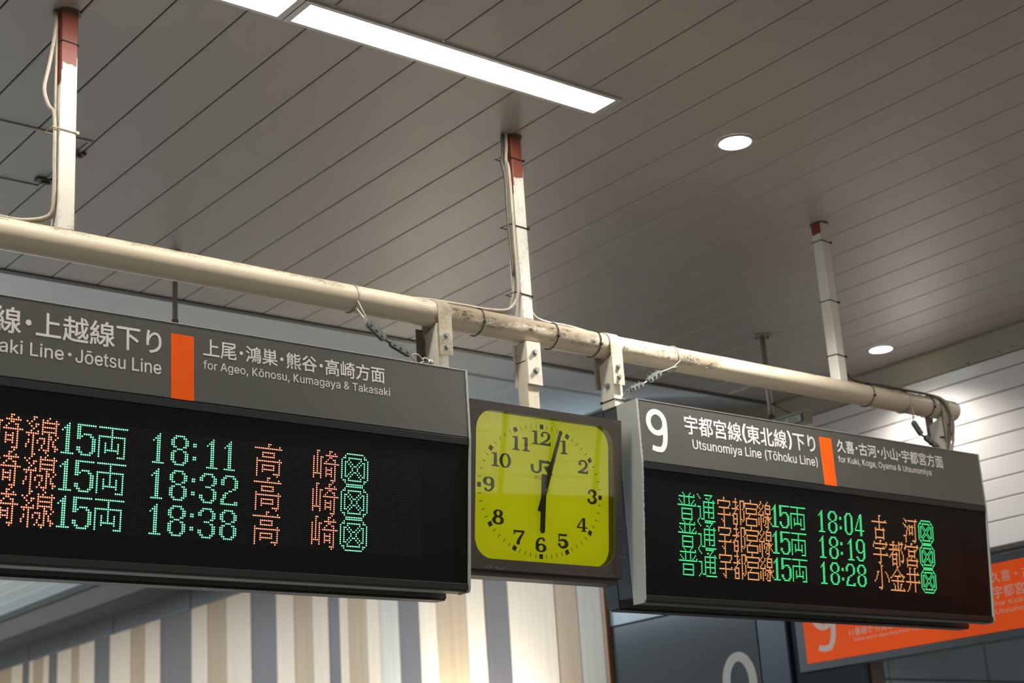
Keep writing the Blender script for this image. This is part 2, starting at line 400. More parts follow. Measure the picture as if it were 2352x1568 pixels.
# --- dark edge trim, smooth bright strip and the far ceiling
t1 = obj('trim_1', bx(-3, 7.1, 6.10, 6.135, ZC-.006, ZC+.05), MT['seal']); tag(t1, kind='structure')
t1b = obj('trim_2', bx(-3, 7.1, 6.135, 6.165, ZC+.004, ZC+.06), MT['alu_dull']); tag(t1b, kind='structure')
bm = new_bm(); prism(bm, [(6.165, ZC+.012), (6.78, 4.172), (6.78, 4.25), (6.165, 4.1)], -3, 7.10)
st = obj('trim_3', bm, MT['strip']); tag(st, kind='structure')
ceil2 = obj('ceiling', bx(-3, 7.10, 6.78, 19, 4.178, 4.25), MT['back'], origin=(0, 0, 4.16)); tag(ceil2, kind='structure')
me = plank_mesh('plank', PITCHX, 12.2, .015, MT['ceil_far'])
for k in range(-23, 25):
    o = bpy.data.objects.new('plank', me); COL.objects.link(o); o.parent = ceil2
    o.location = (5.411-PITCHX*4+PITCHX*(k-13), 6.78, 0)

# --- right bulkhead: smooth fascia with screws, then horizontal planks
wr = obj('wall_right', bx(7.112, 7.2, -2.6, 6.2, 2.94, 4.1), MT['back'], origin=(7.1, 2.6, 2.94)); tag(wr, kind='structure')
bm = new_bm(); prism(bm, [(7.045, ZC+.004), (7.045, ZC-.012), (7.100, 3.917), (7.112, 3.917), (7.112, ZC+.03)], -2.6, 6.2, 'Y')
fas = obj('trim_4', bm, MT['fascia'], origin=(7.1, 2.6, 3.9)); tag(fas, kind='structure')
for y, z in ((4.78, 3.925), (4.585, 3.936), (4.50, 3.938), (5.6, 3.98)):
    obj('screw', cyl(new_bm(), (7.088, y, z), (7.096, y, z), .004, 8), MT['seal'], fas)
zs = [3.915, 3.842, 3.727, 3.612, 3.507, 3.396, 3.288, 3.181, 3.072, 2.94]
for a, c in zip(zs, zs[1:]):
    h = a-c; g = .0025; ch = .003
    for ya, yb in ((-2.6, -1.16), (-1.09, -.62), (-.55, -.13), (-.06, 2.6), (2.604, 6.2)):
        bm = new_bm()
        prism(bm, [(7.112, c+g), (7.100+ch, c+g), (7.100, c+g+ch), (7.100, a-g-ch), (7.100+ch, a-g), (7.112, a-g)], ya, yb, 'Y')
        obj('plank', bm, MT['plank'], wr)
t5 = obj('trim_5', bx(7.07, 7.2, -2.6, 6.2, 2.915, 2.938), MT['seal']); tag(t5, kind='structure')

# --- deep beam that closes the far ceiling (smooth face towards the platform)
bm = bx(6.10, 7.11, 8.2, 19, 3.92, 4.2)
bw = obj('wall_far', bm, MT['strip']); tag(bw, kind='structure')
tb = obj('trim_6', bx(6.06, 6.10, 8.2, 19, 4.10, 4.158), MT['seal']); tag(tb, kind='structure')
tb = obj('trim_7', bx(6.075, 6.10, 8.2, 19, 3.92, 4.09), MT['soffit']); tag(tb, kind='structure')
tb = obj('trim_8', bx(6.08, 6.43, 8.2, 19, 3.905, 3.92), MT['back']); tag(tb, kind='structure')
tb = obj('trim_9', bx(7.10, 7.2, 6.201, 8.2, 3.6, 4.22), MT['fascia']); tag(tb, kind='structure')

# --- striped wood wall
SX = 6.42
wb = obj('wall_back', bx(SX+.02, SX+.06, 7.074, 19, 0, 3.92), MT['grout'], origin=(SX, 7.06, 0)); tag(wb, kind='structure')
joints = [19]+[y*.9042 for y in (17.299, 15.165, 13.524, 11.95, 10.40, 8.85)]+[7.075]
for a, c in zip(joints, joints[1:]):
    obj('tile', bx(SX+.002, SX+.03, c+.006, a-.006, 3.7385, 3.905), MT['tiledark'], wb, bevel=.003)
ed = [20.5, 18.092, 17.796, 17.47, 17.274, 16.752, 16.523, 15.597, 15.259, 14.765, 14.113, 13.501, 12.941, 12.651, 12.32, 11.44, 11.145, 10.85, 10.585, 10.262, 9.919, 9.69, 9.50, 9.311, 9.11, 8.95, 8.88, 8.72, 8.55, 8.40, 8.10]
# (width order measured from far to near: pale, brown, pale, dark ...)
px_edges = [(0, 'm'), (28, 'l'), (53, 'd'), (68, 'l'), (78, 'm'), (100, 'l'), (113, 'd'), (132, 'l'), (165, 'm'), (182, 'l'), (217, 'd'), (252, 'l'),
            (300, 'm'), (333, 'l'), (368, 'd'), (440, 'l'), (477, 'm'), (521, 'l'), (577, 'd'), (636, 'l'), (677, 'm'), (720, 'l'), (756, 'd'), (782, 'l'),
            (802, 'm'), (845, 'l'), (873, 'g'), (917, 'd'), (966, 'l'), (1006, 'm'), (1077, 'l'), (1118, 'd'), (1174, 'l'), (1282, 'm'), (1333, 'g'), (1388, 'x')]
def y_at(px):   # where the sight line of that stripe edge meets the wall plane
    k = (px-1176)/F_PX; s = (1500-784)/F_PX
    d = fw+rr*k-uu*s
    return SX/d.x*d.y
prev = 19.0; last = 'l'
edges = [(19.0, 'l')]+[(y_at(p), c) for p, c in px_edges]
MT['woodg'] = wood('greyish_wood', (.42, .35, .26), (.36, .30, .22))
for i in range(len(edges)-1):
    a, c = edges[i][0], max(edges[i+1][0], 7.075)
    if a-c < .004: continue
    d = {'l': 0, 'g': .004, 'm': .003, 'd': .006}[edges[i][1]]
    o = obj('panel', bx(SX+d, SX+.022, c+.0015, a-.0015, 0, 3.735), MT['wood'+edges[i][1]], wb, bevel=.002)
tr_ = obj('trim_10', bx(SX-.010, SX+.024, 7.045, 7.073, 0, 3.92), MT['woodtrim']); tag(tr_, kind='structure')

# --- dark glossy pillar with the platform number
pil = thing('pillar', 'dark glossy panelled pillar with a white 9, between striped wood wall and orange sign', 'pillar', (6.72, 6.35, 0))
obj('core', bx(6.462, 7.0, 5.70, 7.04, 0, 3.08), MT['back'], pil)
obj('panel', bx(6.44, 6.46, 5.91, 7.04, 2.838, 3.08), MT['tealglass'], pil, bevel=.003)
obj('panel', bx(6.44, 6.46, 5.895, 7.04, .02, 2.830), MT['blackglass'], pil, bevel=.003)
obj('panel', bx(6.44, 6.46, 5.69, 5.887, .02, 3.08), MT['navy'], pil, bevel=.003, label='narrow dark navy panel')
obj('panel', bx(6.47, 7.0, 5.67, 5.695, .02, 3.08), MT['navy'], pil, bevel=.003, label='navy side panel')
fr9 = lambda u, v, w: (6.4385-w, -u, v)
nine('numeral', (-6.178, -5.925, 2.563, 2.035), fr9, MT['nine'], pil, .115)

sd = obj('wall_side', bx(6.445, 7.115, 7.072, 7.11, 0, 3.95), MT['strip']); tag(sd, kind='structure')
rc = obj('ceiling', bx(7.115, 16, 2.6, 9.2, 4.10, 4.2), MT['ceil']); tag(rc, kind='structure')
# --- grey tiled wall seen through the opening below the sign
wt = obj('wall_tiled', bx(7.12, 16, 9.03, 9.2, 0, 4.12), MT['grout'], origin=(7.12, 9, 0)); tag(wt, kind='structure')
obj('panel', bx(7.12, 11.18, 9.0, 9.03, 0, 4.1), MT['navy'], wt, label='navy wall panel')
obj('panel', bx(11.2, 11.375, 8.985, 9.03, 0, 4.0), MT['brownstrip'], wt, label='narrow brown strip')
xt = [11.395, 11.463, 12.898, 14.33, 15.9]; zt = [0, 1.5, 2.838, 4.1]
for a, c in zip(xt, xt[1:]):
    for d, e in zip(zt, zt[1:]):
        obj('tile', bx(a+.007, c-.007, 9.0, 9.03, d+.007, e-.007), MT['tilegrey'], wt, bevel=.003)

# ================================================================== LAMPS
def strip_lamp(name, label, x0, x1, y0=3.572, y1=3.713, group=None):
    t = thing(name, label, 'ceiling light', ((x0+x1)/2, (y0+y1)/2, ZC), group)
    bm = new_bm(); e = .014; z = ZC-.007
    for a in ((x0, x1, y0, y0+e), (x0, x1, y1-e, y1), (x0, x0+.022, y0+e, y1-e), (x1-.022, x1, y0+e, y1-e)): box(bm, *a, z, ZC-.0002)
    obj('frame', bm, MT['alu'], t)
    obj('diffuser', bx(x0+.022, x1-.022, y0+e, y1-e, ZC-.0055, ZC-.0006), MT['lamp'], t)
    return t
strip_lamp('ceiling_light', 'long white strip lamp in the ceiling, right of the frame joint', 2.262, 3.523)
strip_lamp('ceiling_light', 'strip lamp cut off by the top edge, left of the frame joint', 1.000, 2.258)
for k, (xa, ya) in enumerate(((-.262, 3.572), (-1.0, .2), (.262, .2), (1.524, .2), (2.786, .2), (4.05, .2), (4.45, 1.80))):  # behind and above the viewer: unseen lamps added to light the boards
    strip_lamp('ceiling_light', ('strip lamp of the visible row, beyond the left edge', 'first strip lamp of the added row behind the viewer', 'second strip lamp of the added row behind the viewer', 'third strip lamp of the added row behind the viewer', 'fourth strip lamp of the added row behind the viewer', 'fifth strip lamp of the added row behind the viewer', 'lone strip lamp added above the viewer, to brighten the right post and board')[k], xa, xa+1.258, ya, ya+.141)
def downlight(label, x, y, r=.085, group=None, power=SPOT_W):
    t = thing('downlight', label, 'downlight', (x, y, ZC), group)
    bm = new_bm(); n = 40
    prof = [(r, ZC-.0004), (r, ZC-.003), (r*.97, ZC-.005), (r*.80, ZC-.004), (r*.79, ZC-.0004)]
    R = [[bm.verts.new((x+p[0]*math.cos(2*PI*i/n), y+p[0]*math.sin(2*PI*i/n), p[1])) for p in prof] for i in range(n)]
    for i in range(n):
        for j in range(len(prof)-1): bm.faces.new((R[i][j], R[i][j+1], R[(i+1) % n][j+1], R[(i+1) % n][j]))
    obj('rim', bm, MT['alu_dull'], t, smooth=True)
    obj('lens', cyl(new_bm(), (x, y, ZC-.0028), (x, y, ZC-.0006), r*.80, 40), MT['down'], t)
    l = bpy.data.lights.new('downlight_beam', 'SPOT'); l.energy = power; l.spot_size = math.radians(135); l.spot_blend = .7; l.shadow_soft_size = .05; l.color = (1, .97, .92)
    lo = bpy.data.objects.new('downlight_beam', l); COL.objects.link(lo); lo.location = (x, y, ZC-.02)
    return t
downlight('larger round downlight in the ceiling, above right of the clock', 4.130, 3.622, .0745, None, 95)
downlight('smaller round downlight in the ceiling, near the white plank wall', 6.76, 5.078, .0745, None, 24)
for x, y, w_, lb in ((5.2, 2.35, 15, 'nearest to the right board'), (6.60, 3.5, 20, 'third from the wall end'), (6.60, 1.9, 18, 'second of the wall row'), (6.60, .3, 26, 'first of the wall row'), (6.60, -1.2, 26, 'behind the viewer at the wall')):  # unseen downlights, added to light the plank wall and right board
    downlight('added round downlight outside the picture, '+lb, x, y, .0745, None, w_)
downlight('downlight over the passage behind the orange sign, added outside the picture to brighten the tiles', 10.6, 7.0, .0745, None, 150)  # unseen lamp added to brighten the tiled wall
# wall washers for the striped wall, mounted low in front of it (below the frame)
for i, (y, e, lb) in enumerate(((8.5, 44, 'first low wall washer below the picture, nearest the platform'), (10.5, 7, 'middle low wall washer below the picture'), (13.6, 4, 'farthest low wall washer below the picture'))):
    t = thing('wall_washer', lb, 'lamp', (6.10, y, 0))
    obj('housing', bx(6.02, 6.12, y-.8, y+.8, 1.78, 1.98), MT['frame_dark'], t, bevel=.01)
    obj('stand', bx(6.05, 6.09, y-.03, y+.03, 0, 1.78), MT['frame_dark'], t)
    l = area('wall_washer_light', (6.135, y, 1.90), (0, 0, 0), (1.4, .12), e, (.74, .88, 1))
    l.data.spread = math.radians(110); l.rotation_euler = Vector((1, 0, 1.1)).to_track_quat('-Z', 'Y').to_euler()
# ================================================================== HANGING FRAME (pipe with three posts)
PY, PZ, PR = 4.017, 3.309, .0446
frame_ = thing('sign_hanger_frame', 'cream painted pipe on three square posts, carrying both boards and the clock', 'pipe frame', (3.0, PY, PZ))
bm = new_bm(); tube(bm, [(-.6+6.38*i/40, PY, PZ) for i in range(41)]+[(5.788, PY, PZ), (5.794, PY, PZ)], [PR]*41+[PR*.97, PR*.86], 40)
obj('pipe', bm, MT['pipe'], frame_, smooth=True)
def post_mat(n, zedge, am=.25):
    return painted(n, (.68, .64, .56), (.27, .215, .15), am, primer=(.20, .045, .025), z_edge=zedge-PZ, up=.1, scale=18, stretch=(1, 1, .35))
for x, ze, am, mn in ((1.713, 3.862, .45, 'post_paint_left'), (3.387, 3.876, .62, 'post_paint_middle'), (5.047, 4.06, .52, 'post_paint_right')):
    obj('post', bx(x-.025, x+.025, PY-.025, PY+.025, PZ+.036, ZC+.012), post_mat(mn, ze, am), frame_, bevel=.004)
    bm = new_bm(); cyl(bm, (x, PY, ZC-.003), (x, PY, ZC+.002), .040, 20)
    obj('collar', bm, MT['cabled'], frame_, label='dark dusty collar where the post enters the ceiling')
# ties round the pipe
def pipe_tie(x, m='tie', dx=.004, r=.0475, w=.0016):
    bm = tube(new_bm(), ring_pts(PY, PZ, r, x, 36, dx), w, 6, closed=True, squash=1.6)
    box(bm, x-.004, x+.004, PY-r-.004, PY-r+.004, PZ-.016, PZ-.008)
    return obj('cable_tie', bm, MT[m], frame_, label='black cable tie' if m == 'tie' else None)
for x in (3.178, 3.503, 3.700): pipe_tie(x)
for x in (5.203, 5.602): pipe_tie(x)
def post_tie(xc, z, m='tie', hx=.027, hy=.027, x_ext=0, tilt=.004, tail=.0):
    pts = [(xc-hx-x_ext, PY-hy, z), (xc+hx, PY-hy, z-tilt), (xc+hx, PY+hy, z), (xc-hx-x_ext, PY+hy, z+tilt)]
    bm = tube(new_bm(), pts, .0018, 6, closed=True, squash=1.4); box(bm, xc+hx-.004, xc+hx+.004, PY-hy-.004, PY-hy+.002, z-tilt-.004, z-tilt+.004)
    return obj('cable_tie', bm, MT[m], frame_)
post_tie(3.387, 3.948, x_ext=.03); post_tie(3.387, 3.688, x_ext=.026); post_tie(3.387, 3.437, x_ext=.022)
post_tie(5.047, 3.955); post_tie(5.047, 3.690); post_tie(5.047, 3.455)
post_tie(1.713, 3.652, 'tiew', x_ext=.02); post_tie(1.713, 3.935)
# cables
def cable(ctrl, r, m='cable', name='cable', k=8):
    pts = curve_pts(ctrl, k); obj(name, tube(new_bm(), pts, r, 8), MT[m], frame_, smooth=True); return pts
CL = []
CL.append(cable([(1.676, 4.03, 4.045), (1.672, 4.0, 3.98), (1.655, 4.0, 3.85), (1.642, 4.0, 3.77), (1.655, 4.0, 3.72), (1.674, 4.0, 3.69), (1.677, 4.0, 3.55), (1.678, 4.0, 3.44), (1.668, 4.01, 3.385), (1.60, 4.02, 3.362), (1.52, 4.02, 3.359), (1.35, 4.02, 3.358), (.9, 4.02, 3.358)], .0058, name='conduit'))
CL.append(cable([(1.682, 4.022, 4.045), (1.680, 4.012, 3.9), (1.682, 4.012, 3.6), (1.682, 4.01, 3.42), (1.668, 4.02, 3.375), (1.56, 4.03, 3.356), (1.2, 4.03, 3.356)], .0045))
C2 = []
C2.append(cable([(3.350, 4.0, 4.045), (3.340, 3.99, 3.985), (3.334, 3.99, 3.93), (3.345, 3.99, 3.88), (3.349, 3.99, 3.6), (3.349, 3.99, 3.46), (3.338, 3.995, 3.405), (3.300, 4.0, 3.368), (3.22, 4.01, 3.360), (3.12, 4.02, 3.3625), (2.98, 4.03, 3.362), (2.9, 4.04, 3.356)], .0058))
C2.append(cable([(3.352, 4.018, 4.045), (3.350, 4.012, 3.8), (3.350, 4.012, 3.5), (3.345, 4.02, 3.42), (3.31, 4.03, 3.372), (3.1, 4.035, 3.357)], .0055))
C2.append(cable([(3.338, 4.006, 4.045), (3.330, 4.0, 3.96), (3.322, 4.0, 3.925), (3.333, 4.0, 3.86), (3.337, 4.004, 3.7), (3.341, 4.0, 3.5)], .0055, 'cabled'))
C2.append(cable([(3.422, 4.02, 3.45), (3.424, 4.02, 3.40), (3.445, 4.02, 3.370), (3.50, 4.02, 3.360), (3.60, 4.02, 3.3605), (3.72, 4.03, 3.354)], .0055))
C3 = []
C3.append(cable([(5.078, 4.02, 3.95), (5.077, 4.015, 3.7), (5.079, 4.01, 3.44), (5.095, 4.01, 3.385), (5.15, 4.01, 3.364), (5.3, 4.0, 3.361), (5.45, 3.99, 3.356), (5.58, 3.975, 3.348), (5.64, 3.962, 3.325), (5.672, 3.955, 3.26), (5.655, 3.955, 3.18), (5.64, 3.965, 3.11), (5.645, 3.975, 3.085)], .0048, 'cabled'))
C3.append(cable([(5.081, 4.03, 3.50), (5.10, 4.02, 3.375), (5.2, 4.02, 3.3595), (5.4, 4.005, 3.359), (5.56, 3.985, 3.353), (5.65, 3.958, 3.33), (5.690, 3.953, 3.25), (5.675, 3.955, 3.16), (5.655, 3.96, 3.10), (5.655, 3.97, 3.08)], .0052))
fluff('dust', CL, 2600, .0062, frame_, length=.010, seed=2)
fluff('dust', [[(1.692, 3.99, 3.36), (1.692, 3.99, 3.46)], [(1.735, 3.99, 3.355), (1.738, 4.0, 3.6)], [(1.70, 3.985, 3.352), (1.74, 3.985, 3.35)]], 500, .005, frame_, length=.007, seed=3)
fluff('dust', C2, 2200, .0060, frame_, length=.007, seed=4)
fluff('dust', [[(3.365, 3.99, 3.36), (3.37, 3.99, 3.44)], [(3.41, 3.99, 3.355), (3.412, 3.99, 3.6)], [(3.35, 3.99, 4.03), (3.42, 3.99, 4.03)], [(1.68, 3.99, 4.03), (1.745, 3.99, 4.03)]], 600, .006, frame_, length=.008, seed=5)
fluff('dust', C3, 900, .0050, frame_, length=.006, seed=6)
rnd = random.Random(9)
def pipe_fluff(x0, x1, n, a0, a1, seed):
    ln = []
    for i in range(60):
        x = rnd.uniform(x0, x1); a = rnd.uniform(a0, a1)
        ln.append([(x, PY+PR*math.cos(a), PZ+PR*math.sin(a)), (x+.02, PY+PR*math.cos(a), PZ+PR*math.sin(a))])
    fluff('dust', ln, n, .0012, frame_, length=.0045, wid=.0003, seed=seed)
pipe_fluff(1.3, 2.9, 2400, PI*.62, PI*.80, 11)
pipe_fluff(3.04, 3.74, 5200, PI*.84, PI*1.22, 12)
pipe_fluff(3.8, 4.3, 3200, PI*.88, PI*1.18, 13)
pipe_fluff(2.9, 3.06, 700, PI*.9, PI*1.25, 14)

# ================================================================== DEPARTURE BOARDS
LV = Vector((0, .047, -.470)).normalized()                       # direction down the tilted screen
LN = Vector((0, -.470, -.047)).normalized()                      # out of the screen, towards the platform
A0 = Vector((0, 3.884, 2.857))
def G(s):
    rows = [r.rstrip() for r in s.split('/')]
    return rows
def seg(*spans):
    """row from column spans: 3 or (4,10)"""
    w = max((s[1] if isinstance(s, tuple) else s) for s in spans)+1 if spans else 0
    r = ['.']*w
    for s in spans:
        for c in (range(s[0], s[1]+1) if isinstance(s, tuple) else (s,)): r[c] = 'X'
    return ''.join(r)
S = seg
D78 = S((0, 1), (7, 8))
GL = {
 '1': [S(3), S(2, 3), S(1, 2, 3), S(0, 2, 3)]+[S(2, 3)]*9+[S((0, 5))],
 '5': [S((0, 8)), S(0, 1), S(0, 1), S(0, 1), S(0, 1, (3, 6)), S((0, 2), 6, 7), S(0, 1, 7, 8), S(7, 8), S(7, 8), S(7, 8), S(0, 1, 7, 8), S(0, 1, 7, 8), S(1, 2, 6, 7), S((2, 6))],
 '8': [S((2, 6)), S(1, 2, 6, 7), D78, D78, D78, S(1, 2, 6, 7), S((3, 5)), S(1, 2, 6, 7), D78, D78, D78, D78, S(1, 2, 6, 7), S((2, 6))],
 '3': [S((2, 6)), S(1, 2, 6, 7), D78, D78, S(7, 8), S(6, 7), S((3, 5)), S(6, 7), S(7, 8), S(7, 8), D78, D78, S(1, 2, 6, 7), S((2, 6))],
 '2': [S((2, 6)), S(1, 2, 6, 7), D78, D78, D78, S(7, 8), S(6, 7), S(4, 5), S(2, 3), S(1, 2), S(1, 2), S(0, 1), S(0, 1, 7, 8), S((0, 8))],
 '0': [S((2, 5)), S(1, 2, 5, 6)]+[S(0, 1, 6, 7)]*10+[S(1, 2, 5, 6), S((2, 5))],
 '4': [S(5, 6), S((4, 6)), S((4, 6)), S(3, 5, 6), S(3, 5, 6), S(2, 5, 6), S(2, 5, 6), S(1, 5, 6), S(1, 5, 6), S(0, 5, 6), S((0, 8)), S(5, 6), S(5, 6), S(5, 6)],
 '9': [S((2, 6)), S(1, 2, 6, 7), D78, D78, D78, D78, D78, S(1, 2, (6, 8)), S((2, 5), 7, 8), S(7, 8), S(7, 8), S(0, 1, 7, 8), S(1, 2, 6, 7), S((2, 6))],
 ':': ['', '', '', S(0, 1), S(0, 1), '', '', '', '', S(0, 1), S(0, 1)],
 '両': [S((0, 13)), S(6), S(6), S(6), S((0, 12)), S(0, 6, 12), S(0, 6, 12), S(0, 3, 6, 9, 12), S(0, 3, 6, 9, 12), S(0, 3, 6, 9, 12), S(0, (3, 9), 12), S(0, 3, 9, 12), S(0, 12), S(0, (9, 12))],
 '高': [S(7, 8), S(7, 13), S((0, 14)), '', S((4, 10)), S(4, 10), S((4, 10)), S(1, 13), S((1, 14)), S(1, 13), S(1, (4, 10), 13), S(1, 4, 10, 13), S(1, (4, 10), 13), S(1, 4, 13), S(1, (10, 13)), S(1, 12)],
 '崎': [S(2, 3, 9, 10), S(2, 9, 12), S(2, (7, 13)), S(0, 2, 4, 5, 9, 10), S(0, 2, 4, 8, 11, 12), S(0, 2, 4, 7, 12), S(0, 2, 4, (6, 14)), S(0, 2, 4, 12), S(0, 2, 4, 7, 10, 12), S(0, 2, 4, (7, 10), 12), S(0, 2, 4, 7, 10, 12), S((0, 4), (7, 10), 12), S(0, 4, 7, 10, 12), S(0, 4, 12), S((10, 12)), S(11)],
 '線': [S(3, 4, 10), S(3, 7, 9, 13), S(0, 2, (7, 14)), S(1, 4, 5, 7, 13), S(2, 4, (7, 13)), S(3, 7, 13), S(2, 5, (7, 13)), S((0, 5), 7, 10, 13), S(1, 3, 10, 11, 14), S(3, (6, 8), 10, 11, 13), S(1, 3, 5, 8, 10, 12), S(1, 3, 5, 8, 10, 12), S(0, 3, 7, 10, 12, 13), S(0, 3, 7, 10, 13, 14), S(3, 6, (8, 10), 13), S(3, 9)],
 '普': [S(4, 10), S(5, 9, 13), S((1, 13)), S(5, 9), S(1, 5, 9, 13), S(2, 5, 9, 12), S(3, 5, 9, 11, 14), S((0, 14)), '', S((3, 11)), S(3, 11), S(3, 11), S((3, 11)), S(3, 11), S(3, 11), S((3, 11))],
 '通': [S(0, (6, 12)), S(1, 11), S(2, 7, 8, 10), S(9, 13), S((5, 14)), S(5, 9, 13), S(5, 9, 13), S(0, 1, 2, (5, 13)), S(2, 5, 9, 13), S(2, 5, 9, 13), S(2, (5, 13)), S(2, 5, 9, 13), S(2, 5, 9, 13), S(2, 5, 9, 11, 12, 13), S(1, (3, 5)), S(0, (6, 14))],
 # the narrow four-character line name
 'u': [S(5), S(5), S((0, 10)), S(0, 10), S(0, 10), S(9), S((1, 9)), S(5), S(5), S(5, 10), S((0, 10)), S(5), S(5), S(3, 5), S(4, 5), S(5)],
 't': [S(3), S(3, (7, 10)), S((1, 4), 7, 10), S(3, 7, 10), S(3, 5, 7, 10), S(3, 4, 7, 10), S((0, 5), 7, 9), S(3, 7, 10), S(2, 7, 10), S((1, 4), 7, 10), S(0, 1, 4, 7, 10), S(1, 4, 7, 10), S((1, 4), 7, 8, 10), S(1, 4, 7, 9), S(1, 4, 7), S((1, 4), 7)],
 'm': [S(5), S(5), S((0, 11)), S(0, 11), S(0, 11), S((1, 10)), S(1, 10), S(1, 10), S((1, 10)), S(4), S(3), S((1, 10)), S(1, 10), S(1, 10), S(1, 10), S((1, 10))],
 's': [S(2, 8), S(2, 7), S(1, 4, (6, 10)), S(0, 4, 6, 10), S(1, 3, (6, 10)), S(2, 6, 10), S(1, 4, 6, 10), S(0, 4, (6, 10)), S((0, 4), 8), S(2, (5, 9), 11), S(0, 2, 4, (7, 10)), S(0, 2, 4, 6, 8, 9), S(0, 2, 4, 6, 8, 10), S(0, 2, 6, 8, 11), S(0, 2, 5, 8), S(2, (6, 8))],
 '古': [S(7, 8), S(7), S(7), S(7, 13), S((0, 14)), S(7), S(7), S(7), S(3, 7, 11), S((3, 12)), S(3, 11), S(3, 11), S(3, 11), S(3, 11), S((3, 11)), S(3, 11)],
 '河': [S(1, 13), S(2, 3, (5, 14)), S(3, 12), S(0, 12), S(1, 2, 6, 9, 12), S(2, 4, (6, 10), 12), S(4, 6, 9, 12), S(4, 6, 9, 12), S(3, 6, 9, 12), S(3, (6, 9), 12), S(3, 6, 9, 12), S(0, 1, 2, 12), S(2, 12), S(2, 12), S(2, (9, 12)), S(2, 11)],
 '宇': [S(7, 8), S(1, 7, 13), S((1, 14)), S(0, 13), S(0, 10, 12), S((2, 11)), S(7), S(7), S(7, 13), S((0, 14)), S(7), S(7), S(7), S(7), S((5, 7)), S(6)],
 '都': [S(4, 5, 10, 13), S(4, (10, 14)), S((1, 6), 8, 10, 13), S(4, 7, 10, 13), S(4, 6, 8, 10, 12), S((0, 10), 12), S(4, 10, 13), S(3, 7, 10, 13), S((2, 8), 10, 14), S(1, 3, 7, 10, 14), S(0, 3, 7, 10, 14), S((3, 7), 10, 14), S(3, 7, 10, (12, 14)), S(3, 7, 10, 13), S((3, 7), 10), S(3, 7, 10)],
 '宮': [S(7, 8), S(1, 7, 13), S((1, 14)), S(0, 1, 13), S(0, 4, 10, 12), S((4, 11)), S(4, 10), S(4, 10), S((4, 10)), S(4, 7, 10), S(2, 6, 12), S((2, 13)), S(2, 12), S(2, 12), S((2, 12)), S(2, 12)],
 '小': [S(7, 8), S(7), S(7), S(7), S(3, 4, 7, 11), S(3, 7, 12), S(3, 7, 13), S(2, 7, 13), S(2, 7, 14), S(1, 7, 14), S(0, 7, 14), S(7), S(7), S(7), S((4, 7)), S(6)],
 '金': [S(7, 8), S(7), S(6, 8), S(5, 9), S(4, 10), S(3, 9, 11, 12), S(2, (4, 10), (12, 14)), S(0, 1, 7, 13), S(7, 12), S((1, 13)), S(7), S(3, 7, 10, 11), S(4, 7, 10), S(4, 7, 10), S(4, 7, 9, 13), S((0, 14))],
 '井': [S(4, 5, 9, 10), S(4, 9), S(4, 9), S(4, 9, 12), S((1, 13)), S(4, 9), S(4, 9), S(4, 9), S(4, 9, 13), S((0, 14)), S(4, 9), S(4, 9), S(3, 9), S(3, 9), S(2, 9), S(1, 9)],
 '⊠': [S((3, 12)), S(2, 13), S(1, 2, (4, 11), 13, 14), S(0, 4, 11, 15), S(0, 2, 3, 5, 10, 12, 13, 15), S(0, 2, 4, 6, 9, 11, 13, 15), S(0, 2, 5, 7, 8, 10, 13, 15), S(0, 2, 6, 9, 13, 15), S(0, 2, 6, 9, 13, 15), S(0, 2, 5, 7, 8, 10, 13, 15), S(0, 2, 4, 6, 9, 11, 13, 15), S(0, 2, 3, 5, 10, 12, 13, 15), S(0, 4, 11, 15), S(1, 2, (4, 11), 13, 14), S(2, 13), S((3, 12))],
}
WIDE = {'1', '5', '8', '3', '2', '0', '4', '9', ':', '両'}       # fourteen-row glyphs sit one row lower
def led_glyph(name, rows, c0, r0_, xo, px, pz, v0, mats, parent, rad, core):
    bm = new_bm()
    for j, row in enumerate(rows):
        for i, ch in enumerate(row):
            if ch != 'X': continue
            c = Vector((xo+(c0+i)*px, 0, 0))+A0+LV*(v0+(r0_+j)*pz)+LN*.0006
            ctr = bm.verts.new(c+LN*.0012); n = 8
            I = [bm.verts.new(c+(Vector((1, 0, 0))*math.cos(2*PI*k/n)+LV*math.sin(2*PI*k/n))*rad*core+LN*.0009) for k in range(n)]
            O = [bm.verts.new(c+(Vector((1, 0, 0))*math.cos(2*PI*k/n)+LV*math.sin(2*PI*k/n))*rad-LN*.0004) for k in range(n)]
            for k in range(n):
                bm.faces.new((ctr, I[k], I[(k+1) % n])).material_index = 0
                bm.faces.new((I[k], O[k], O[(k+1) % n], I[(k+1) % n])).material_index = 1
    return obj(name, bm, list(mats), parent)
def unlit_grid(xo, px, pz, v0, parent, m, rad, ncol=272, nrow=48):
    vs_, fs = [], []; org = wpos(parent)
    for j in range(nrow):
        for i in range(ncol):
            c = Vector((xo+(i-1)*px, 0, 0))+A0+LV*(v0+j*pz)+LN*.0004-org; q = len(vs_)
            vs_ += [tuple(c+Vector((rad, 0, 0))), tuple(c+LV*rad), tuple(c-Vector((rad, 0, 0))), tuple(c-LV*rad)]; fs.append((q, q+1, q+2, q+3))
    me = bpy.data.meshes.new('led_grid'); me.from_pydata(vs_, [], fs); me.materials.append(m)
    o = bpy.data.objects.new('led_grid', me); COL.objects.link(o); o.parent = parent; tag(o, kind='stuff')

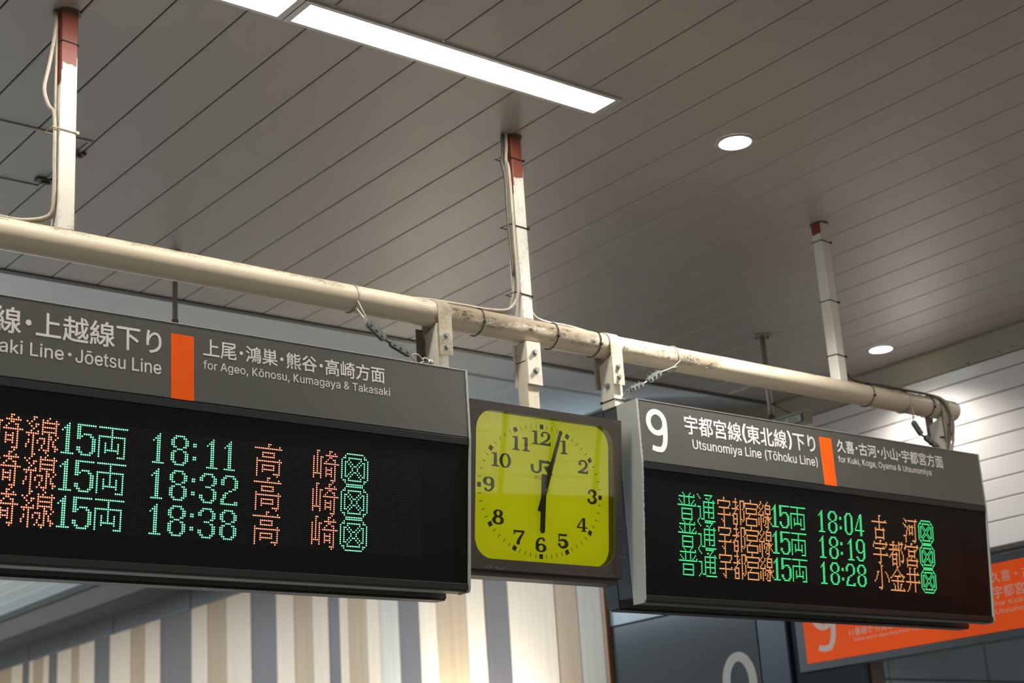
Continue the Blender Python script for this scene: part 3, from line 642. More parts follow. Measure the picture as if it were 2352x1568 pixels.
def casing(bm, x0, x1, sgn):
    P = lambda y, z: (PY+sgn*(y-PY), z)
    prism(bm, [P(3.884, 3.076), P(3.884, 2.8585), P(3.892, 2.857), P(3.939, 2.390), P(3.939, 2.379), P(3.980, 2.379), P(3.980, 3.076)], x0, x1)
def end_plate(x0, x1, sgn):
    P = lambda y, z: (PY+sgn*(y-PY), z)
    return prism(new_bm(), [P(3.8785, 3.0795), P(3.8785, 2.857), P(3.9235, 2.388), P(3.9305, 2.3765), P(3.981, 2.3765), P(3.981, 3.0795)], x0, x1)
def board(name, label, x0, x1):
    t = thing(name, label, 'departure board', ((x0+x1)/2, PY, 2.37))
    bm = new_bm(); casing(bm, x0+.004, x1-.004, 1); obj('casing', bm, MT['board'], t)
    obj('end_plate', end_plate(x0, x0+.008, 1), MT['boardplate'], t, bevel=.001); obj('end_plate', end_plate(x1-.008, x1, 1), MT['boardplate'], t, bevel=.001)
    obj('header_panel', bx(x0+.008, x1-.008, 3.880, 3.884, 2.859, 3.078), MT['board'], t)
    def slab(u0_, u1_, va, vb, wa, wb):
        bm = new_bm(); vv = []
        for w in (wa, wb):
            vv.append([bm.verts.new(A0+Vector((u, 0, 0))+LV*v+LN*w) for u, v in ((u0_, va), (u1_, va), (u1_, vb), (u0_, vb))])
        a, c = vv; bm.faces.new(a); bm.faces.new(c[::-1])
        for i in range(4): bm.faces.new((a[i], a[(i+1) % 4], c[(i+1) % 4], c[i]))
        return bm
    obj('bezel', slab(x0+.008, x1-.008, .001, .024, -.004, .0045), MT['bezel'], t, bevel=.001)
    obj('screen', slab(x0+.008, x1-.008, .024, .456, -.004, 0), MT['screen'], t)
    obj('bottom_rail', slab(x0+.008, x1-.008, .456, .4745, -.004, .0055), MT['rail'], t, bevel=.001)
    # spine between the two faces, with its slotted lower rail
    obj('spine', bx(x0+.001, x1-.001, 3.982, 4.052, 2.402, 3.074), MT['spine'], t, bevel=.002)
    # rear face
    bm = new_bm(); casing(bm, x0+.004, x1-.004, -1); obj('rear_casing', bm, MT['board'], t)
    obj('end_plate', end_plate(x0, x0+.008, -1), MT['spine'], t, bevel=.001); obj('end_plate', end_plate(x1-.008, x1, -1), MT['spine'], t, bevel=.001)
    obj('lower_lip', bx(x0+.004, x1-.004, 4.054, 4.100, 2.371, 2.379), MT['rail'], t, bevel=.001)
    R = lambda v: Vector((0, 2*PY-v.y, v.z))
    bm = new_bm(); q = [A0+LV*.024+LN*.001, A0+LV*.456+LN*.001]
    a, c = R(q[0]), R(q[1]); vv = [bm.verts.new((x, p.y, p.z)) for x, p in ((x0+.01, a), (x1-.01, a), (x1-.01, c), (x0+.01, c))]; bm.faces.new(vv)
    obj('rear_screen', bm, MT['screen'], t)
    return t
def hanger(t, xs, xl, bolts_front=True):
    """square tube, strap over the pipe and two bolts; xs strap (x0,x1), xl tube (x0,x1)"""
    bm = new_bm(); prism(bm, [(3.983, 3.076), (3.983, 3.268), (4.051, 3.238), (4.051, 3.076)], xl[0], xl[1]); obj('hanger', bm, MT['hanger'], t, bevel=.003)
    ri, ro = PR+.0006, PR+.0042; prof = [(PY-ri, 3.156), (PY-ro, 3.156)]; n = 20
    prof += [(PY+ro*math.cos(PI-PI*i/n), PZ+ro*math.sin(PI-PI*i/n)) for i in range(n+1)]
    prof += [(PY+ro, 3.156), (PY+ri, 3.156)]
    prof += [(PY+ri*math.cos(PI*i/n), PZ+ri*math.sin(PI*i/n)) for i in range(n+1)]
    bm = new_bm(); A_ = [bm.verts.new((xs[0], *p)) for p in prof]; B_ = [bm.verts.new((xs[1], *p)) for p in prof]; m = len(prof)
    for i in range(m): bm.faces.new((A_[i], A_[(i+1) % m], B_[(i+1) % m], B_[i]))
    # side walls as quads between outer and inner outline
    out_i = list(range(1, n+3)); out_i = [1]+list(range(2, 2+n+1))+[2+n+1]; inn = [0]+[m-1-k for k in range(n+1)]+[2+n+2]
    for V, fl in ((A_, 0), (B_, 1)):
        for k in range(len(out_i)-1):
            f = (V[out_i[k]], V[out_i[k+1]], V[inn[k+1]], V[inn[k]])
            try: bm.faces.new(f if fl else f[::-1])
            except ValueError: pass
    st_ = obj('strap', bm, MT['bracket'], frame_)
    xc = (xs[0]+xs[1])/2
    for z in (3.223, 3.184):
        obj('bolt', bolt_bm((xc, PY-ro, z), (0, -1, 0)), MT['zinc'], st_)
        obj('bolt', tube(new_bm(), [(xc, PY+ro, z), (xc, PY+ro+.016, z)], .004, 8), MT['zinc'], st_)
    fluff('dust', [[(xs[0], PY-ro, z), (xs[1], PY-ro, z)] for z in (3.16, 3.2, 3.25, 3.27, 3.3)]+[[(xs[0], PY-ro, 3.16), (xs[0], PY-ro, 3.3)], [(xs[1], PY-ro, 3.16), (xs[1], PY-ro, 3.3)]], 260, .0015, st_, length=.004, wid=.0004, seed=int(xc*100))
    return st_
def wire_clamp(p, q, m, parent, w=.011, studs=3, sg=1):
    """a flat two-plate wire rope clamp lying from p to q, with bolts"""
    p, q = Vector(p), Vector(q); d = (q-p); Ln = d.length; d.normalize(); n = Vector((0, -1, 0)); s = d.cross(n).normalized(); bm = new_bm()
    for off in (-.0045, .0045):
        vv = []
        for a, b_ in ((0, -.7), (.12, -1), (.88, -1), (1, -.7), (1, .7), (.88, 1), (.12, 1), (0, .7)):
            vv.append((a*Ln, b_*w))
        A_ = [bm.verts.new(p+d*a+s*b_+n*(off-.003)) for a, b_ in vv]; B_ = [bm.verts.new(p+d*a+s*b_+n*(off+.003)) for a, b_ in vv]
        bm.faces.new(A_[::-1]); bm.faces.new(B_); k = len(vv)
        for i in range(k): bm.faces.new((A_[i], A_[(i+1) % k], B_[(i+1) % k], B_[i]))
    for i in range(studs):
        c = p+d*Ln*(.18+.64*i/(studs-1)); cyl(bm, c+n*.0075, c+n*.0125, .0055, 6); cyl(bm, c+s*w*sg, c+s*(w+.007)*sg, .0028, 6)
    return obj('wire_clamp', bm, MT[m], parent)
def ringbolt(c, parent):
    bm = tube(new_bm(), [(c[0]+.012*math.cos(2*PI*i/20), c[1]-.002*math.sin(2*PI*i/20), c[2]+.012*math.sin(2*PI*i/20)) for i in range(20)], .0035, 8, closed=True)
    cyl(bm, (c[0], c[1], c[2]-.013), (c[0]+.002, c[1]+.01, 3.07), .0045, 8)
    cyl(bm, (c[0]+.012, c[1]-.004, c[2]), (c[0]+.026, c[1]+.004, c[2]+.002), .010, 12)
    return obj('eye_bolt', bm, MT['zinc'], parent, smooth=True)
def safety_wire(t, loop_x, pts_a, ca, cb, end, dirn, cm='zincd'):
    w = thing('safety_wire', t, 'safety wire', (loop_x, PY, PZ))
    obj('loop', tube(new_bm(), [(loop_x+.012*math.sin(a)*0+(.010*dirn)*(1-math.cos(a))/2, PY+.0470*math.cos(a), PZ+.0470*math.sin(a)) for a in [2*PI*i/36 for i in range(36)]], .0024, 6, closed=True), MT['wire'], w, smooth=True)
    obj('wire', tube(new_bm(), curve_pts([(loop_x+.006*dirn, PY-.030, PZ-.038), pts_a, ca[0]], 6), .0022, 6), MT['wire'], w, smooth=True)
    obj('wire', tube(new_bm(), curve_pts([(loop_x+.004*dirn, PY-.044, PZ-.020), (pts_a[0]+.004, pts_a[1]-.004, pts_a[2]+.004), ca[0]], 6), .0022, 6), MT['wire'], w, smooth=True)
    wire_clamp(ca[0], ca[1], cm, w, sg=-dirn); wire_clamp(cb[0], cb[1], cm if cm != 'white' else 'zinc', w, .0095, sg=-dirn)
    obj('wire', tube(new_bm(), curve_pts([ca[1], cb[0]], 4), .0045, 6), MT['cabled'], w, smooth=True)
    m1 = (Vector(cb[1])+Vector(end))/2
    obj('wire', tube(new_bm(), curve_pts([cb[1], m1+Vector((0, -.002, .012)), end], 6), .0022, 6), MT['wire'], w, smooth=True)
    obj('wire', tube(new_bm(), curve_pts([cb[1], m1+Vector((0, 0, -.016)), end], 6), .0022, 6), MT['wire'], w, smooth=True)

B1 = board('departure_board', 'grey overhead departure board at left, reading Joetsu Line, cut off by the picture edge', 1.020, 3.0205)
B2 = board('departure_board', 'grey overhead departure board at right with a large white 9 and Utsunomiya Line', 3.755, 5.729)
hanger(B1, (2.985, 3.037), (2.984, 3.028)); hanger(B1, (1.10, 1.152), (1.099, 1.143))
hanger(B2, (3.742, 3.795), (3.751, 3.796)); hanger(B2, (5.650, 5.704), (5.652, 5.698))
obj('flat_bar', bx(2.955, 2.983, 4.056, 4.060, 3.085, 3.262), MT['cabled'], B1, label='dusty brown rear bar')
obj('side_bolt', bolt_bm((3.750, 4.010, 3.158), (-1, 0, 0), .008, .010), MT['zinc'], B2)
bm = tube(new_bm(), [(3.749, 3.981, 3.104), (3.798, 3.981, 3.104), (3.798, 4.053, 3.104), (3.749, 4.053, 3.104)], .0016, 6, closed=True, squash=1.8)
box(bm, 3.745, 3.751, 4.045, 4.052, 3.100, 3.108); obj('cable_tie', bm, MT['tie'], B2)
obj('side_bolt', tube(new_bm(), [(5.652, 3.985, 3.172), (5.628, 3.985, 3.170)], .0045, 8), MT['spine'], B2)
safety_wire('steel safety wire from the pipe to the left board, with two grey clamps', 2.668, (2.682, 3.958, 3.232), ((2.692, 3.95, 3.212), (2.753, 3.95, 3.166)), ((2.775, 3.95, 3.157), (2.850, 3.95, 3.128)), (2.912, 3.962, 3.118), 1)
ringbolt((2.918, 3.965, 3.118), B1)
safety_wire('steel safety wire with a pale clamp, just right of the clock and its brackets', 4.093, (4.02, 3.955, 3.245), ((3.955, 3.95, 3.220), (3.890, 3.95, 3.178)), ((3.862, 3.95, 3.163), (3.800, 3.95, 3.136)), (3.790, 3.985, 3.110), -1)
safety_wire('dark safety wire at the far right end of the pipe', 5.434, (5.420, 3.958, 3.232), ((5.412, 3.955, 3.206), (5.458, 3.955, 3.155)), ((5.478, 3.955, 3.146), (5.560, 3.955, 3.110)), (5.600, 3.965, 3.095), 1)
ringbolt((5.605, 3.968, 3.096), B2)
# header lettering
HF = lambda u, v, w: (u, 3.8795-w, v)
CJ, LT = .012, .006
def head(t, items):
    for s, u0_, u1_, v1_, v0_ in items:
        if s == '・':
            bm = new_bm(); r = (u1_-u0_)/2*.95; disc(bm, (u0_+u1_)/2, (v0_+v1_)/2, r, HF, .0004); obj('lettering', bm, MT['letter'], t); continue
        latin = all(ord(ch) < 0x250 for ch in s)
        big = s in '89'
        if s == '9':
            nine('lettering', (u0_, u1_, v1_, v0_), HF, MT['letter'], t, .112); continue
        lettering('lettering', s, (u0_, u1_, v1_, v0_), HF, MT['letter'], t, 'Inter.woff2' if latin and not big else None, .020 if big else LT if latin else CJ)
head(B1, [('8', 1.06, 1.155, 3.053, 2.896), ('高崎線', 1.318, 1.5472, 3.0495, 2.9767), ('・', 1.5584, 1.5755, 3.0221, 3.0046), ('上越線下り', 1.5873, 1.9503, 3.0495, 2.9780),
          ('Takasaki Line', 1.348, 1.6662, 2.9605, 2.9225), ('・', 1.6776, 1.6880, 2.9468, 2.9364), ('Jōetsu Line', 1.6988, 1.9498, 2.9605, 2.9215),
          ('上尾', 2.0797, 2.1862, 3.0467, 2.9948), ('・', 2.1959, 2.2074, 3.0255, 3.0148), ('鴻巣', 2.2162, 2.3220, 3.0458, 2.9968), ('・', 2.3300, 2.3415, 3.0263, 3.0155),
          ('熊谷', 2.3508, 2.4559, 3.0456, 2.9957), ('・', 2.4650, 2.4769, 3.0251, 3.0145), ('高崎方面', 2.4850, 2.6994, 3.0452, 2.9935),
          ('for Ageo, Kōnosu, Kumagaya & Takasaki', 2.0795, 2.7170, 2.9826, 2.9500)])
head(B2, [('9', 3.7946, 3.8948, 3.0530, 2.8959), ('宇都宮線', 3.9833, 4.2730, 3.0488, 2.9771), ('(', 4.2785, 4.3024, 3.0497, 2.9760), ('東北線', 4.3018, 4.5185, 3.0482, 2.9770),
          (')', 4.5240, 4.5467, 3.0497, 2.9760), ('下り', 4.5546, 4.6798, 3.0450, 2.9790), ('Utsunomiya Line (Tōhoku Line)', 4.0141, 4.6810, 2.9625, 2.9170),
          ('久喜', 4.8070, 4.9088, 3.0475, 2.9956), ('・', 4.9181, 4.9300, 3.0285, 3.0170), ('古河', 4.9381, 5.0431, 3.0460, 2.9960), ('・', 5.0506, 5.0628, 3.0285, 3.0170),
          ('小山', 5.0707, 5.1751, 3.0460, 2.9960), ('・', 5.1829, 5.1955, 3.0280, 3.0165), ('宇都宮方面', 5.2022, 5.4697, 3.0465, 2.9938),
          ('for Kuki, Koga, Oyama & Utsunomiya', 4.8057, 5.3816, 2.9816, 2.9500)])
obj('orange_stripe', bx(1.9799, 2.0505, 3.8792, 3.8804, 2.858, 3.0470), MT['orange'], B1)
obj('orange_stripe', bx(4.7083, 4.7777, 3.8792, 3.8804, 2.858, 3.0460), MT['orange'], B2)
# top edge highlight put in as a bright strip, then worn end edges
for t, x0, x1 in ((B1, 1.02, 3.0205), (B2, 3.755, 5.729)):
    bm = new_bm(); box(bm, x0, x1, 3.8785, 3.8800, 3.0780, 3.0800); obj('edge_highlight', bm, MT['alu'], t)
for t, x in ((B1, 3.0125), (B2, 3.763)):
    bm = new_bm(); rn = random.Random(int(x*10)); z = 3.075
    while z > 2.40:
        h = rn.uniform(.002, .016); yy = 3.8785 if z > 2.857 else 3.8785+(2.857-z)*.1
        if rn.random() < .75: box(bm, x-.0008, x+.0006, yy-.0004, yy+.001, z-h, z)
        z -= h+rn.uniform(.001, .006)
    obj('paint_wear', bm, MT['scratch'], t)
# LED lines
def led_text(t, items, xo, px, pz, v0, rad, core, mats):
    for ch, col, row, m in items:
        led_glyph('led_character', GL[ch], col, row*16+(1 if ch in WIDE else 0), xo, px, pz, v0, mats[m], t, rad, core)
P1, PZL, V0 = .00608, .00607, .0953
o1 = 1.1886
it = []
for r, tm in enumerate(('18:11', '18:32', '18:38')):
    for ch, c in (('高', 32), ('崎', 48), ('線', 64)): it.append((ch, c, r, 'r'))
    for ch, c in (('1', 80), ('5', 87), ('両', 97)): it.append((ch, c, r, 'g'))
    cols = {'1': (150, 159), 'o': (147, 158), '0': (148, 159)}
    it += [('1', 123, r, 'g'), ('8', 132, r, 'g'), (':', 143, r, 'g')]
    for i, ch in enumerate(tm[3:]): it.append((ch, cols.get(ch, cols['o'])[i], r, 'g'))
    it += [('高', 175, r, 'r'), ('崎', 207, r, 'r'), ('⊠', 223, r, 'g')]
led_text(B1, it, o1, P1, PZL, V0, .00240, .60, {'g': (MT['sgreen1'], MT['sgreen2']), 'r': (MT['sred1'], MT['sred2'])})
unlit_grid(o1, P1, PZL, V0, B1, MT['unlit'], .0013)
P2, o2 = .0060, 3.9300
it = []
for r, (tm, dest) in enumerate((('18:04', (('古', 175), ('河', 207))), ('18:19', (('宇', 175), ('都', 191), ('宮', 207))), ('18:28', (('小', 175), ('金', 191), ('井', 207))))):
    it += [('普', 0, r, 'g'), ('通', 16, r, 'g'), ('u', 33, r, 'o'), ('t', 45, r, 'o'), ('m', 56, r, 'o'), ('s', 68, r, 'o'), ('1', 80, r, 'g'), ('5', 87, r, 'g'), ('両', 97, r, 'g')]
    it += [('1', 123, r, 'g'), ('8', 132, r, 'g'), (':', 143, r, 'g')]
    for i, ch in enumerate(tm[3:]): it.append((ch, cols.get(ch, cols['o'])[i], r, 'g'))
    it += [(d, c, r, 'o') for d, c in dest]+[('⊠', 223, r, 'g')]
led_text(B2, it, o2, P2, PZL-.00002, V0-.0025, .00262, .72, {'g': (MT['tgreen1'], MT['tgreen2']), 'o': (MT['torange1'], MT['torange2'])})
unlit_grid(o2, P2, PZL, V0-.0025, B2, MT['unlit2'], .0013)

# ================================================================== CLOCK
CX = 3.3725
clock = thing('clock', 'brown square clock with a yellow-green dial, hanging between the two boards', 'clock', (CX, PY, 2.45))
CA = Vector((CX, 3.905, 2.998)); CV = Vector((0, .061, -.536)).normalized(); CN = Vector((0, -.536, -.061)).normalized()
def cf(u, v, w): return tuple(CA+Vector((u, 0, 0))+CV*(.27-v)+CN*w)
HW, HH = .3285, .27
def rrect(l, r_, b_, t_, rad, n=10):
    out = []
    for cx_, cy_, a in ((r_-rad, t_-rad, 0), (l+rad, t_-rad, PI/2), (l+rad, b_+rad, PI), (r_-rad, b_+rad, 3*PI/2)):
        out += [(cx_+rad*math.cos(a+PI/2*i/n), cy_+rad*math.sin(a+PI/2*i/n)) for i in range(n+1)]
    return out
op = rrect(-.301, .294, -.236, .243, .068)
# case: front face with a rounded opening, sides, recess walls
bm = new_bm(); n = len(op)
outer = []
for u, v in op:   # match each opening point with a point on the square outline
    k = max(abs(u/HW), abs(v/HH)); outer.append((u/k, v/k))
for c_ in ((HW, HH), (-HW, HH), (-HW, -HH), (HW, -HH)):
    i = min(range(n), key=lambda j: (outer[j][0]-c_[0])**2+(outer[j][1]-c_[1])**2); outer[i] = c_
OF = [bm.verts.new(cf(u, v, 0)) for u, v in outer]; IF = [bm.verts.new(cf(u, v, 0)) for u, v in op]; IB = [bm.verts.new(cf(u, v, -.032)) for u, v in op]
depth = .20
def backp(u, v):
    p = Vector(cf(u, v, 0)); return (p.x, 2*PY-p.y, p.z)
OB = [bm.verts.new(backp(u, v)) for u, v in outer]
for i in range(n):
    j = (i+1) % n
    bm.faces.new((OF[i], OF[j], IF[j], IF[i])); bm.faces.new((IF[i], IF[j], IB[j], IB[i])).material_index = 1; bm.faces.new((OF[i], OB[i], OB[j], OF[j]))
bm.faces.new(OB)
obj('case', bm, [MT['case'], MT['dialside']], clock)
bm = new_bm(); lo = cf(-HW, -HH, -.012); box(bm, CX-HW+.004, CX+HW-.004, 3.985, 4.05, 2.444, 2.47); obj('lower_lip', bm, MT['case'], clock, bevel=.002)
bm = new_bm(); poly(bm, op, cf, -.030); dial = obj('dial', bm, MT['dial'], clock)
bm = new_bm(); poly(bm, [(u*.999, v*.999) for u, v in op], cf, -.002); go = obj('glass', bm, MT['glass'], clock)
if go.data.polygons[0].normal.dot(CN) < 0: go.data.flip_normals()
# ticks and hour squares
for k in range(60):
    a = PI/30*k; r = 1/math.sqrt((math.sin(a)/.2598)**2+(math.cos(a)/.2150)**2)
    d = Vector((math.sin(a), math.cos(a))); s = Vector((d.y, -d.x)); c_ = Vector((-.0047, .0010))+d*r
    hl, hw_ = (.0080, .0080) if k % 5 == 0 else (.0072, .0011)
    if k % 15 == 0: hl = .0078; hw_ = .0078
    bm = new_bm(); poly(bm, [tuple(c_+d*hl*i+s*hw_*j) for i, j in ((1, 1), (1, -1), (-1, -1), (-1, 1))], cf, -.0293)
    obj('hour_mark' if k % 5 == 0 else 'minute_mark', bm, MT['numeral'], dial)
# numerals: heavy slab-serif figures drawn with strokes of changing width (unit height 1, width about .62)
def arc(cx_, cy_, rx, ry, a0, a1, n=14): return [(cx_+rx*math.cos(math.radians(a0+(a1-a0)*i/n)), cy_+ry*math.sin(math.radians(a0+(a1-a0)*i/n))) for i in range(n+1)]
def fig(bm, ch, F):
    def rib(p, w0, w1=None, mid=None):
        m_ = len(p); ws = []
        for i in range(m_):
            t_ = i/(m_-1); base = w0+(w1-w0)*t_ if w1 is not None else w0
            if mid is not None: base = base+(mid-base)*math.sin(PI*t_)
            ws.append(base)
        ribbon(bm, p, ws, F)
    def ring(cx_, cy_, rx, ry, thin, thick):
        p = arc(cx_, cy_, rx, ry, 0, 360, 28); ribbon(bm, p, [thin+(thick-thin)*abs(math.cos(2*PI*i/28))**1.2 for i in range(29)], F)
    R_ = lambda x0, x1, y0, y1: poly(bm, [(x0, y0), (x1, y0), (x1, y1), (x0, y1)], F)
    if ch == '1':
        R_(-.10, .10, 0, 1); R_(-.24, .24, 0, .075); poly(bm, [(-.24, .86), (-.10, .90), (-.10, 1), (-.24, .95)], F); poly(bm, [(-.10, .075), (-.2, .075), (-.10, .14)], F); poly(bm, [(.10, .075), (.2, .075), (.10, .14)], F)
    elif ch == '2':
        rib(arc(0, .70, .25, .26, 170, 0), .05, .10, .06); rib([(.25, .70), (.22, .52), (.06, .33), (-.18, .16), (-.27, .06)], .10, .05); R_(-.34, .36, 0, .17); poly(bm, [(.24, .17), (.36, .17), (.36, .30), (.31, .30)], F); disc(bm, -.20, .70, .105, F)
    elif ch == '3':
        rib(arc(0, .74, .22, .22, 160, -80), .05, .045, .11); rib(arc(0, .27, .25, .24, 80, -160), .045, .05, .11); disc(bm, -.19, .76, .09, F); disc(bm, -.22, .24, .10, F)
    elif ch == '4':
        R_(.02, .20, .06, 1); poly(bm, [(-.36, .28), (-.36, .34), (.02, 1), (.10, 1), (-.24, .34)], F); R_(-.36, .36, .24, .34); R_(-.08, .30, 0, .07)
    elif ch == '5':
        R_(-.26, .28, .84, 1); poly(bm, [(.2, 1), (.28, 1), (.28, 1.05)], F); R_(-.28, -.20, .48, 1); rib(arc(0, .30, .26, .27, 150, -150), .04, .045, .12); disc(bm, -.22, .23, .10, F)
    elif ch == '6':
        ring(0, .28, .25, .25, .05, .11); rib(arc(.06, .55, .32, .42, 200, 65), .10, .05); disc(bm, .18, .84, .09, F); rib([(-.25, .28), (-.25, .55)], .10, .10)
    elif ch == '7':
        R_(-.34, .34, .85, 1); poly(bm, [(-.34, .85), (-.34, .68), (-.28, .68), (-.22, .85)], F); rib([(.28, .88), (.12, .58), (-.02, .30), (-.06, .10)], .06, .11); disc(bm, -.06, .09, .11, F)
    elif ch == '8':
        ring(0, .75, .20, .21, .045, .10); ring(0, .27, .26, .25, .05, .11)
    elif ch == '9':
        ring(0, .70, .25, .26, .05, .11); rib(arc(-.06, .43, .32, .40, 20, -115), .10, .05); disc(bm, -.19, .14, .09, F); rib([(.25, .70), (.25, .45)], .10, .10)
    elif ch == '0':
        ring(0, .5, .27, .47, .045, .10)
NH = .046
pos = {12: (-.0048, .1777), 11: (-.0920, .1503), 10: (-.1724, .0882), 9: (-.2255, .0056), 1: (.0934, .1570), 2: (.1772, .0987), 3: (.2173, .0011), 4: (.1738, -.0973), 5: (.0876, -.1566), 6: (-.0055, -.1754), 7: (-.0985, -.1574), 8: (-.1855, -.0972)}
NWD = .066
for k, (u, v) in pos.items():
    s = str(k); bm = new_bm()
    offs = {12: (-.0255, .0155), 11: (-.021, .021), 10: (-.0265, .0145)}.get(k, (0,))
    for ch, du in zip(s, offs):
        fig(bm, ch, (lambda du: (lambda a, c_, w: cf(u+du+a*NWD, v-NH/2+c_*NH, -.0290)))(du))
    obj('numeral', bm, MT['numeral'], dial)
# company emblem and small line of text under it
bm = new_bm()
def LG(a, c_, w): return cf(-.0510+a*.0880, .0575+c_*.0465, -.0288)
poly(bm, [(0, .66), (.135, .66), (.135, .38), (0, .38)], LG)
ribbon(bm, arc(.2700, .38, .2025, .29, 180, 360, 16), [.068]*17, LG)
poly(bm, [(.405, .38), (.54, .38), (.54, 1.0), (.405, 1.0)], LG)
poly(bm, [(.54, 1.0), (.54, .79), (.90, .79), (.90, 1.0)], LG)
ribbon(bm, arc(.90, .745, .075, .15, 90, -90, 10), [.068]*11, LG)
poly(bm, [(.61, .55), (.92, .53), (.92, .68), (.80, .60)], LG); poly(bm, [(.61, .55), (.86, .55), (1.10, .0), (.86, .0)], LG)
obj('emblem', bm, MT['logo'], dial)
lettering('lettering', 'JR EAST', (-.0386, .022, .0512, .0390), lambda u, v, w: cf(u, v, -.0288), MT['numeral'], dial, 'Inter.woff2', 0)
# hands
def hand(name, pts, w, th_=.0012):
    bm = new_bm(); A_ = [bm.verts.new(cf(u, v, w)) for u, v in pts]; B_ = [bm.verts.new(cf(u, v, w-th_)) for u, v in pts]
    bm.faces.new(A_); bm.faces.new(B_[::-1]); k = len(pts)
    for i in range(k): bm.faces.new((A_[i], A_[(i+1) % k], B_[(i+1) % k], B_[i]))
    return obj(name, bm, MT['hand'], clock)
def bar(p0, p1, w0, w1, round_end=True):
    p0, p1 = Vector(p0), Vector(p1); d = (p1-p0).normalized(); s = Vector((d.y, -d.x)); out = [tuple(p0-s*w0), tuple(p0+s*w0)]
    if round_end:
        e = p1-d*w1; out += [tuple(e+s*w1*math.cos(PI*i/10)+d*w1*math.sin(PI*i/10)) for i in range(11)]
    else: out += [tuple(p1+s*w1), tuple(p1-s*w1)]
    return out
hand('hour_hand', bar((-.0015, .056), (-.0092, -.1395), .0108, .0102), -.017)
hand('minute_hand', bar((-.0240, -.0690), (.0665, .2085), .0098, .0064), -.013)
bm = new_bm(); tube(bm, [cf(.0031, .0025, -.029), cf(.0031, .0025, -.007)], .0045, 16); obj('hub', bm, MT['capm'], clock)
bm = new_bm(); tube(bm, [cf(.0031, .0025, -.029), cf(.0031, .0025, -.0065)], .0018, 8); obj('pin', bm, MT['hand'], clock)
bm = new_bm(); rn = random.Random(3)
for u, v, k in ((-.25, -.262, 14), (-.20, -.264, 16), (.07, -.263, 6), (.16, -.263, 5), (.28, -.262, 7), (.325, -.20, 8), (.325, -.10, 5), (.05, .255, 3), (.31, .262, 5)):
    for _ in range(k):
        a, c_ = u+rn.uniform(-.018, .018), v+rn.uniform(-.004, .004); l_ = rn.uniform(.001, .005)
        poly(bm, [(a, c_), (a+l_, c_+rn.uniform(-.0006, .0006)), (a+l_*.8, c_+.0009), (a+l_*.2, c_+.0008)], cf, .0004)
obj('paint_chips', bm, MT['scratch'], clock)
# its post, clamp plates and bolts
obj('hanger_post', bx(3.362, 3.413, 3.992, 4.042, 2.985, 3.262), MT['clockpost'], clock, bevel=.003)
pl = obj('clamp_plate', bx(3.362, 3.424, 3.982, 3.9915, 3.109, 3.262), MT['hanger'], clock, bevel=.0012)
obj('clamp_plate', bx(3.358, 3.420, 4.0425, 4.052, 3.109, 3.262), MT['hanger'], clock, bevel=.0012)
for z in (3.224, 3.160):
    obj('bolt', bolt_bm((3.397, 3.982, z), (0, -1, 0), .0088, .008), MT['zinc'], pl)
    obj('bolt', tube(new_bm(), [(3.372, 4.052, z), (3.372, 4.066, z)], .006, 8), MT['zinc'], pl)
obj('seam', bx(3.3612, 3.3625, 3.993, 4.042, 3.192, 3.195), MT['tie'], clock)
fluff('dust', [[(3.355, 3.985, 3.003), (3.42, 3.985, 3.003)], [(3.42, 3.99, 3.003), (3.42, 4.04, 3.003)], [(3.46, 3.97, 3.002), (3.475, 3.97, 3.004)]], 260, .006, clock, length=.007, seed=21)

# ================================================================== SMALL THINGS ON THE CEILING
hat = thing('access_hatch', 'aluminium edged access hatch in the ceiling behind the left post', 'hatch', (1.6, 5.0, ZC))
for a in ((1.0, 2.145, 4.783, 4.797), (1.0, 2.135, 5.228, 5.242), (2.131, 2.145, 4.797, 5.242)):
    obj('edge_strip', bx(*a, ZC-.0045, ZC-.0004), MT['alu_dull'], hat, bevel=.001)
for y in (4.90, 5.17):
    bm = bx(2.10, 2.165, y-.018, y+.018, ZC-.010, ZC-.0005); box(bm, 2.12, 2.15, y-.008, y+.008, ZC-.018, ZC-.010); obj('latch', bm, MT['seal'], hat, bevel=.002)
cp = thing('conduit_pipe', 'thin grey dusty pipe hanging from the ceiling behind the left board', 'pipe', (2.87, 5.59, ZC))
obj('pipe', cyl(new_bm(), (2.87, 5.59, 2.9), (2.87, 5.59, ZC), .0105, 16), MT['alu_dull'], cp, smooth=True)
obj('coupling', cyl(new_bm(), (2.87, 5.59, 3.70), (2.87, 5.59, 3.745), .0140, 12), MT['cabled'], cp)
obj('flange', cyl(new_bm(), (2.87, 5.59, ZC-.006), (2.87, 5.59, ZC), .026, 20), MT['cabled'], cp)
es = thing('hanging_sign', 'small green bordered sign on a ceiling pole behind the right board', 'sign', (5.98, 5.214, ZC))
obj('flange', cyl(new_bm(), (5.98, 5.214, ZC-.007), (5.98, 5.214, ZC), .050, 28), MT['alu_dull'], es)
for dx, dy in ((.02, .02), (-.02, .02), (.02, -.02), (-.02, -.02)): obj('screw', cyl(new_bm(), (5.98+dx, 5.214+dy, ZC-.020), (5.98+dx, 5.214+dy, ZC-.006), .004, 8), MT['cabled'], es)
obj('pole', cyl(new_bm(), (5.98, 5.214, 3.60), (5.98, 5.214, ZC-.005), .0135, 16), MT['alu_dull'], es, smooth=True)
obj('joint', cyl(new_bm(), (5.98, 5.214, 3.588), (5.98, 5.214, 3.612), .024, 12), MT['seal'], es)
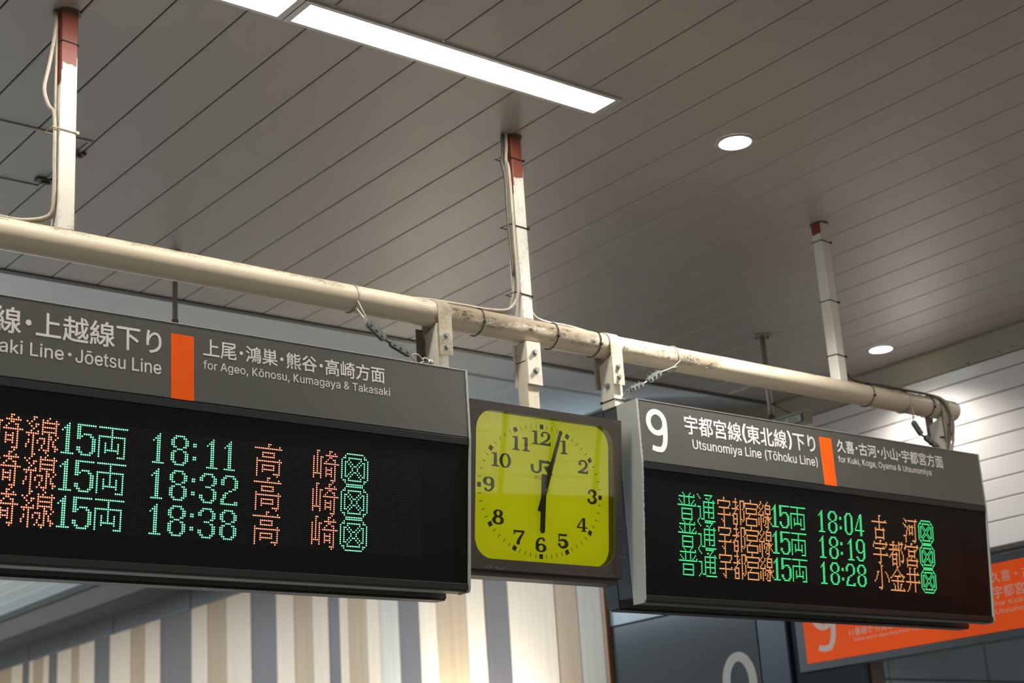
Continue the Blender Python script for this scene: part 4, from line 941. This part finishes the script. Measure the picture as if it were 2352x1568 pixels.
obj('stay', tube(new_bm(), [(5.98, 5.214, 3.68), (5.99, 5.10, 3.60)], .004, 6), MT['seal'], es)
obj('body', bx(5.955, 6.02, 4.985, 5.50, 3.525, 3.588), MT['fascia'], es, bevel=.003)
obj('border', bx(5.951, 5.956, 4.99, 5.495, 3.527, 3.572), MT['green'], es)
obj('face', bx(5.9495, 5.9515, 5.002, 5.485, 3.532, 3.567), MT['whitep'], es)
lettering('lettering', 'の場所 ⊡', (-5.30, -5.03, 3.563, 3.536), lambda u, v, w: (5.9490-w, -u, v), MT['seal'], es)

# ================================================================== ORANGE PLATFORM SIGN
og = thing('platform_sign', 'orange platform sign with a large white 9, behind and below the right board', 'sign', (6.42, 4.6, 2.82))
obj('casing', bx(6.40, 6.47, 2.65, 5.587, 2.388, 2.775), MT['frame_dark'], og, bevel=.004)
obj('face', bx(6.396, 6.401, 2.69, 5.528, 2.427, 2.735), MT['signorange'], og)
for y in (3.0, 3.9): obj('bracket', bx(6.42, 6.45, y-.02, y+.02, 2.775, 4.04), MT['frame_dark'], og)
OK_ = 6.3955/6.9955
OFm = lambda u, v, w: (6.3955-w, -u*OK_, 1.6+(v-1.6)*OK_)
def ol(s, ya, yb, zt_, zb, m='signletter', b_=.0): lettering('lettering', s, (-ya, -yb, zt_, zb), OFm, MT[m], og, 'Inter.woff2' if s != '9' and all(ord(c) < 0x250 for c in s) else None, b_)
nine('lettering', (-5.985, -5.812, 2.865, 2.555), OFm, MT['signletter'], og, .105)
ol('宇都宮線(東北線)下り', 5.73, 5.08, 2.805, 2.735)
ol('Utsunomiya Line (Tōhoku Line)', 5.73, 5.10, 2.722, 2.672)
ol('11番線から発車する列車もあります', 5.725, 5.02, 2.655, 2.612)
ol('Some trains departing from Track No. 11', 5.70, 5.14, 2.602, 2.578, 'signletter')
ol('久喜・古河・小山', 4.78, 4.30, 2.800, 2.745); ol('宇都宮方面', 4.78, 4.46, 2.728, 2.668)
ol('for Kuki, Koga, Oyama &', 4.78, 4.20, 2.655, 2.625); ol('Utsunomiya', 4.78, 4.50, 2.615, 2.585)
